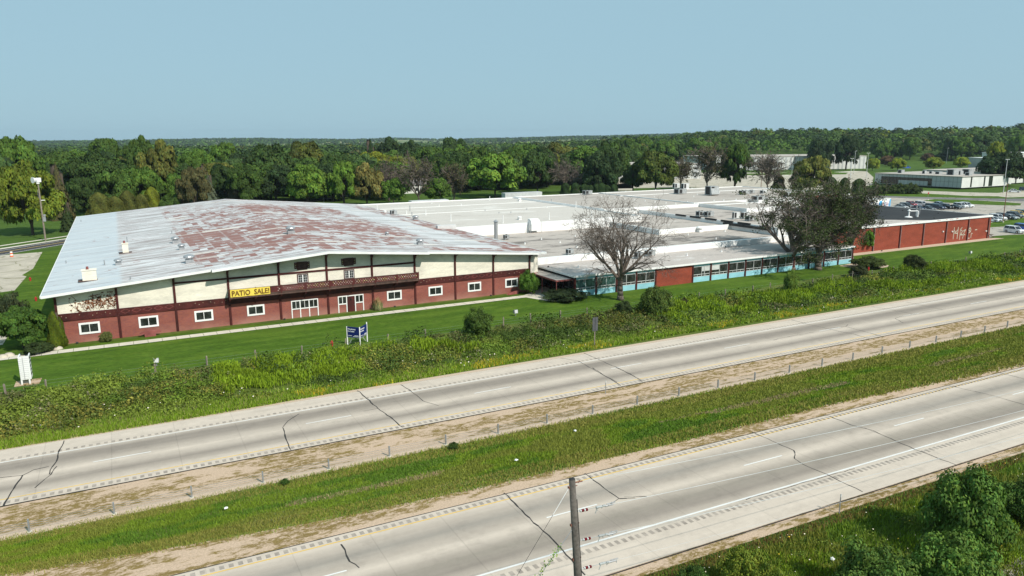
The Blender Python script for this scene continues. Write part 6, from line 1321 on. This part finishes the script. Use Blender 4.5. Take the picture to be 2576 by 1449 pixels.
for d, x, y in cand:
    z = float(hill(x, y)); px, py = prj(x, y, z); px = float(px); py = float(py)
    if px < -120 or px > 2700: continue
    if py > np.interp(px, LIM[:, 0], LIM[:, 1]): continue
    if px < 170 and py > 520: continue
    if any((x-ox)**2+(y-oy)**2 < r*r for gx in (-1, 0, 1) for gy in (-1, 0, 1) for ox, oy, r in grid.get((int(x//30)+gx, int(y//30)+gy), ())): continue
    if 1230 < px < 1335 and 378 < py < 430 : 
        if py > 392: continue
    if 1870 < px < 2190 and 396 < py: continue
    ntall = float(N3.fbm(x/70, y/70)); h = 10.5+9.5*ntall+rg.uniform(-2.5, 4.2); 
    if d < 330: h = min(h, 15)
    if x > .7*y: h *= 1.18
    hue = rg.choice(['dark', 'mid', 'green', 'deep', 'olive', 'yellow', 'fern', 'brown'], p=[.27, .28, .21, .12, .06, .01, .04, .01])
    if nind < 225 or (px > 1560 and d < 1050 and nind < 290):
        kind = rg.choice(['broad', 'oval', 'conifer'], p=[.62, .30, .08]); 
        if hue in ('yellow', 'lime') and kind == 'conifer': kind = 'broad'
        sg = {'broad': 'rounded', 'oval': 'upright', 'conifer': 'pointed'}[kind]
        tree('woodland_tree', f'{sg} tree in the dense woodland behind the factory and chalet warehouse', 'tree', kind, x, y, h, h*rg.uniform(.36, .64) if kind != 'conifer' else h*.26, str(hue), .10, group=f'{sg} trees of the woodland')
        nind += 1
    else: farT.append((x, y, z, h, HUE[str(hue)], d))
    grid.setdefault((int(x//30), int(y//30)), []).append((x, y, 6.0))
def far_wood(name, T, nq, fac, label):
    T_ = [(x, y, z, h, *c, d) for x, y, z, h, c, d in T]; A = np.array(T_); n = len(A); g = np.random.default_rng(3)
    d_ = g.normal(0, 1, (n, nq, 3)); d_ /= np.linalg.norm(d_, axis=2, keepdims=True); d_[..., 2] = np.abs(d_[..., 2]*1.0)-.25
    h = A[:, 3][:, None]; R = h*.46; P = np.stack([A[:, 0][:, None]+d_[..., 0]*R*g.uniform(.75, 1.08, (n, nq)), A[:, 1][:, None]+d_[..., 1]*R*g.uniform(.75, 1.08, (n, nq)), A[:, 2][:, None]+h*(.45+.52*d_[..., 2]*g.uniform(.8, 1.05, (n, nq)))], -1).reshape(-1, 3)
    Nn = (d_+np.array([0, 0, .3])+g.normal(0, .35, (n, nq, 3))).reshape(-1, 3); s = np.repeat(A[:, 7]*fac+.55, nq)*g.uniform(.7, 1.3, n*nq); c = np.repeat(A[:, 4:7]*g.uniform(.75, 1.3, (n, 1)), nq, 0)*g.uniform(.8, 1.2, (n*nq, 1))
    v, f = leafquads(P, Nn, s, .8, g); me = fastmesh(name, v, f, np.repeat(c, 4, 0)); tag(link(name, me, MAT['leaf']), label, 'woodland', kind='stuff')
if farT: far_wood('distant_woodland', farT, 85, .0011, 'dense green woodland stretching to the horizon behind the nearer trees')
FT = []; g = np.random.default_rng(8)
for i in range(26000):
    d = 1200+4400*g.random()**1.3; a = g.uniform(-.22, 1.30); x = d*math.sin(a); y = d*math.cos(a)
    dens = float(N2.fbm(x/420+9, y/420, 2)); thr = .40 if a > .62 or a < .05 else .54
    if d > 4200: thr -= .10
    if dens < thr: continue
    FT.append((x, y, float(hill(x, y)), g.uniform(9, 16), HUE[str(g.choice(['dark', 'mid', 'deep', 'green']))], d))
far_wood('horizon_woodland', FT, 16, .0011, 'bluish band of far woods and ridges along the horizon')

# ------------------------------------------------------------------ weeds, grass, flowers
def clumps(name, label, cx, cy, cr, chh, ctype, cw, nq, leaf, z0=0.0, flowers=None):
    TC = {0: (.145, .240, .018), 1: (.050, .092, .020), 2: (.13, .14, .075), 3: (.17, .18, .040), 4: (.100, .175, .026), 5: (.24, .245, .18), 6: (.135, .20, .035)}
    n = len(cx); g = np.random.default_rng(n); N = n*nq
    k = np.repeat(np.arange(n), nq); th = g.uniform(0, 2*math.pi, N); rr = np.sqrt(g.uniform(0, 1, N)); el = np.sqrt(np.clip(1-rr**2*.85, 0, 1)); hf = g.uniform(.35, 1.02, N)
    P = np.stack([cx[k]+cr[k]*rr*np.cos(th), cy[k]+cr[k]*rr*np.sin(th), z0+chh[k]*el*hf], 1)
    Nn = np.stack([np.cos(th)*rr, np.sin(th)*rr, np.full(N, .6)], 1)+g.normal(0, .5, (N, 3))
    ty = ctype[k]; up_m = (ty == 0)
    base = np.array([TC[i] for i in range(7)])[ty]
    # plants carry some differently coloured heads
    alt = g.random(N); base = np.where((alt < -1)[:, None], np.array([.07, .12, .03]), base)
    base = np.where(((alt > .42) & ((ty == 2) | (ty == 3) | (ty == 5)))[:, None], np.array([.085, .125, .030]), base)
    c = base*g.uniform(.78, 1.25, (N, 1))*cw[k][:, None]; s = leaf*g.uniform(.6, 1.4, N)*np.sqrt(cr[k]/.6)
    a1, f1 = leafquads(P[~up_m], Nn[~up_m], s[~up_m], .65, g)
    Pu = P[up_m]; nu = len(Pu); v = a1; f = f1; C = np.repeat(c[~up_m], 4, 0)
    if nu:
        hd = g.normal(0, 1, (nu, 3)); hd[:, 2] = .25; a2, f2 = leafquads(Pu, hd, s[up_m]*1.9, .24, g, upright=True); v = np.vstack([a1, a2]); f = np.vstack([f1, f2+len(a1)]); C = np.vstack([C, np.repeat(c[up_m], 4, 0)])
    me = fastmesh(name, v, f, C); return tag(link(name, me, MAT['leaf']), label, 'weeds', kind='stuff')
def meadow():
    g = np.random.default_rng(4); n = 5200; x = -16+190*g.random(n)**1.25; y = g.uniform(68.2, 81.2, n)
    top = np.interp(x, [-16, -2, 6, 20, 36, 45, 60, 75, 90, 105, 120, 150, 175], [80.4, 79.4, 79.9, 79.9, 79.0, 79.6, 79.7, 79.8, 79.2, 80.0, 80.6, 81.0, 81.0])
    keep = y < top+g.normal(0, .5, n); x = x[keep]; y = y[keep]; top = top[keep]; n = len(x); e = np.clip((y-68)/3.5, .28, 1)
    a = N1.fbm(x/6, y/3.5, 2)+g.normal(0, .03, n); b = N2.fbm(x/8+4, y/4, 2)+g.normal(0, .03, n); c = N3.fbm(x/5, y/3+8, 2)+g.normal(0, .03, n)
    t = np.full(n, 4)
    t = np.where(a < .42, 1, t); t = np.where(b > .64, 2, t); t = np.where((c > .60) & (x < 20), 3, t); t = np.where((c > .64) & (x > 20), 3, t); t = np.where((b < .36), 6, t)
    gold = (x > 7.0) & (x < 36-.8*(y-70)) & (y > 70.2+.08*(x-8)) & (y < 79.3-.03*(x-8)) & (c+.3*a < .80); t = np.where(gold, 0, t)
    t = np.where((x < 7) & (b > .60), 2, t); t = np.where((x < 7) & (b < .38), 3, t); t = np.where((x < 7) & (a > .56) & (b > .45), 6, t)
    t = np.where((x > 42) & (x < 62) & (y > 73) & (a > .44), np.where(c > .5, 2, 3), t)
    t = np.where((x > 62) & (x < 150) & (a > .54) & (y > 70), 0, t)
    t = np.where((g.random(n) < .05), 5, t)
    mx_ = g.random(n) < .045; t = np.where(mx_ & (x > 8), g.choice([1, 4, 1], n), t)
    h = (.40+.75*a+.9*mx_+.35*(t == 0)+.15*(t == 1))*e*g.uniform(.75, 1.2, n); r = g.uniform(.45, .95, n)*(1+x.clip(0)/180)*(1+.8*mx_)
    w = g.uniform(.85, 1.15, n)*(.62+.80*N1.fbm(x/4+60, y/2.2+9, 2)); kp = (g.random(n) < .92-.55*(N3(x/3.3+70, y/2+5) > .72)); x, y, r, h, t, w = (q[kp] for q in (x, y, r, h, t, w))
    clumps('tall_weeds', 'tall mixed weeds and goldenrod between the lawn fence and the far roadway', x, y, r, h, t.astype(int), w, 95, .082)
meadow()
def blades(name, label, pts, hgt, wid, col, cat='grass'):
    n = len(pts); g = np.random.default_rng(n+3); an = g.uniform(0, 2*math.pi, n); w = np.stack([np.cos(an), np.sin(an), np.zeros(n)], 1)*wid[:, None]; lean = np.stack([g.normal(0, .35, n), g.normal(0, .35, n), np.ones(n)], 1)*hgt[:, None]
    P = np.asarray(pts); v = np.stack([P-w, P+w, P+lean], 1).reshape(-1, 3); f = np.arange(3*n).reshape(-1, 3); me = fastmesh(name, v, f, np.repeat(col, 3, 0)); return tag(link(name, me, MAT['leaf']), label, cat, kind='stuff')
def med():
    g = np.random.default_rng(6); n = 330000; x = -14+152*g.random(n)**1.55; u = g.random(n)
    s0 = np.interp(x, [-12, -7.7, 1.6, 10.5, 20, 37, 54, 82, 140], [46.0, 45.6, 44.0, 42.9, 42.3, 41.9, 41.8, 40.0, 38.6]); s1 = 50.0-.0085*np.clip(x, 0, 200)-.05
    ed = g.normal(0, .22, n); y = s0+(s1-s0)*u+ed*(np.minimum(u, 1-u) < .06)
    p = N1.fbm(x/6, y/1.6); q = N2.fbm(x/14+3, y/3); h = g.uniform(.07, .24, n)*(.6+.9*q)
    c = np.where((p > .5)[:, None], np.array([.155, .255, .028]), np.array([.185, .235, .048])); c = np.where((p > .66)[:, None], np.array([.095, .20, .025]), c)
    edge = np.minimum(u, 1-u) < .22; c = np.where((edge & (g.random(n) < .6))[:, None], np.array([.24, .25, .075]), c); c = np.where(((q < .38) & (np.abs(u-.45) < .05) & (g.random(n) < .55))[:, None], np.array([.32, .27, .20]), c)
    c = c*g.uniform(.65, 1.3, (n, 1)); blades('median_grass', 'uneven green and straw coloured grass of the median strip', np.stack([x, y, np.full(n, .0)], 1), h, .013+.0006*np.clip(x, 0, 200)+g.uniform(0, .012, n), c)
med()
def fringe():
    g = np.random.default_rng(9); n = 80000; x = -16+190*g.random(n)**1.4; base = np.interp(x, [-16, 5, 17, 32, 60, 90, 175], [65.9, 65.9, 66.3, 66.5, 67.0, 66.9, 66.3]); y = base+np.abs(g.normal(0, 1.7, n))
    h = g.uniform(.12, .45, n); c = np.where((g.random(n) < .2)[:, None], np.array([.26, .30, .11]), np.array([.155, .275, .022]))*g.uniform(.65, 1.3, (n, 1)); m_ = N1.fbm(x/3, y/2)
    ye = (m_ > .57) & (g.random(n) < .35) & (x > 12) & (y < base+2); c = np.where(ye[:, None], np.array([.50, .42, .04]), c)
    blades('verge_grass', 'bright grass fringe with yellow flowers along the far roadway edge', np.stack([x, y, np.zeros(n)], 1), h, .02+.0007*np.clip(x, 0, 200)+g.uniform(0, .02, n), c)
fringe()
def verge():
    g = np.random.default_rng(10); n = 120000; x = 19+75*g.random(n)**1.5; e = 30.25-.0265*x-1.0; y = e-np.abs(g.uniform(0, 1, n))**1.2*17
    h = g.uniform(.15, .5, n)*np.clip((e-y)/2.0+.3, .25, 1); p = N1.fbm(x/2.5, y/2.5); c = np.where((p > .5)[:, None], np.array([.125, .215, .026]), np.array([.165, .200, .038]))*g.uniform(.6, 1.35, (n, 1)); nr = (e-y) < 1.0; c = np.where((nr & (g.random(n) < .7))[:, None], np.array([.16, .12, .05])*g.uniform(.7, 1.2, (n, 1)), c)
    blades('wild_grass', 'wild green grass and weeds at the bottom right verge', np.stack([x, y, np.zeros(n)], 1), h, g.uniform(.012, .03, n)+.0003*x, c)
    n = 900; x = 21+65*g.random(n)**1.4; e = 30.25-.0265*x-2.6; y = e-g.uniform(0, 1, n)*15; t = g.choice([1, 4, 6, 4, 3], n, p=[.22, .38, .2, .14, .06]); t = np.where((N2.fbm(x/3, y/3) > .60), 0, t)
    clumps('verge_weeds', 'leafy weeds in the wild verge at the bottom right', x, y, g.uniform(.3, .8, n), g.uniform(.3, .9, n)*np.clip((e-y)/4+.35, .35, 1.1), t.astype(int), g.uniform(.85, 1.2, n), 110, .05)
    n = 260; x = 25+55*g.random(n)**1.3; cl_ = N3.fbm(x/3, x*0); e = 30.25-.0265*x-2.2; y = e-g.random(n)**1.5*13; P = np.stack([x, y, g.uniform(.5, 1.1, n)], 1); v, f = leafquads(P, g.normal(0, .25, (n, 3))+np.array([0, -.3, 1.0]), g.uniform(.025, .05, n), .95, g)
    c = np.where((g.random(n) < .82)[:, None], np.array([.80, .80, .76]), np.array([.70, .50, .05])); me = fastmesh('wild_flowers', v, f, np.repeat(c, 4, 0)); tag(link('wild_flowers', me, MAT['leaf']), 'scattered white flower heads over the wild verge', 'flowers', kind='stuff')
    n = 120; x = -14+150*g.random(n)**1.2; y = g.uniform(67, 72, n); P = np.stack([x, y, g.uniform(.35, .6, n)], 1); v, f = leafquads(P, g.normal(0, .25, (n, 3))+np.array([0, -.3, 1.0]), g.uniform(.04, .09, n), .95, g)
    me = fastmesh('wild_flowers', v, f, np.tile(np.array([.75, .76, .78]), (4*n, 1))); tag(link('wild_flowers', me, MAT['leaf']), 'scattered white flower heads along the far roadway weeds', 'flowers', kind='stuff')
verge()
sheet('woodland_floor', [G(px, float(np.interp(px, LIM[:, 0], LIM[:, 1]))+4)[:2] for px in range(-200, 2900, 60)]+[(3000*math.sin(a), 3000*math.cos(a)) for a in (1.2, 1.0, .8, .6, .4, .2, 0, -.2)], .012, 'floor') if False else None
sheet('service_drive', gp([C3(2120, 1449), C3(2250, 1375), C3(2381, 1310), C3(2700, 1180), C3(2900, 1449), C3(2600, 1700), C3(2200, 1700)]), .03, 'greylot')
# ------------------------------------------------------------------ air
HZ = bpy.data.materials.new('haze_air'); HZ.use_nodes = True; nt = HZ.node_tree; nt.nodes.clear(); ou = nt.nodes.new('ShaderNodeOutputMaterial'); pv = nt.nodes.new('ShaderNodeVolumePrincipled')
pv.inputs['Color'].default_value = (.72, .88, 1.0, 1); pv.inputs['Density'].default_value = .00006; pv.inputs['Anisotropy'].default_value = .2; nt.links.new(pv.outputs[0], ou.inputs['Volume'])
m = MB(); m.box(-8700, 8700, -8700, 8700, -1, 110); tag(m.build('haze', HZ), kind='stuff')
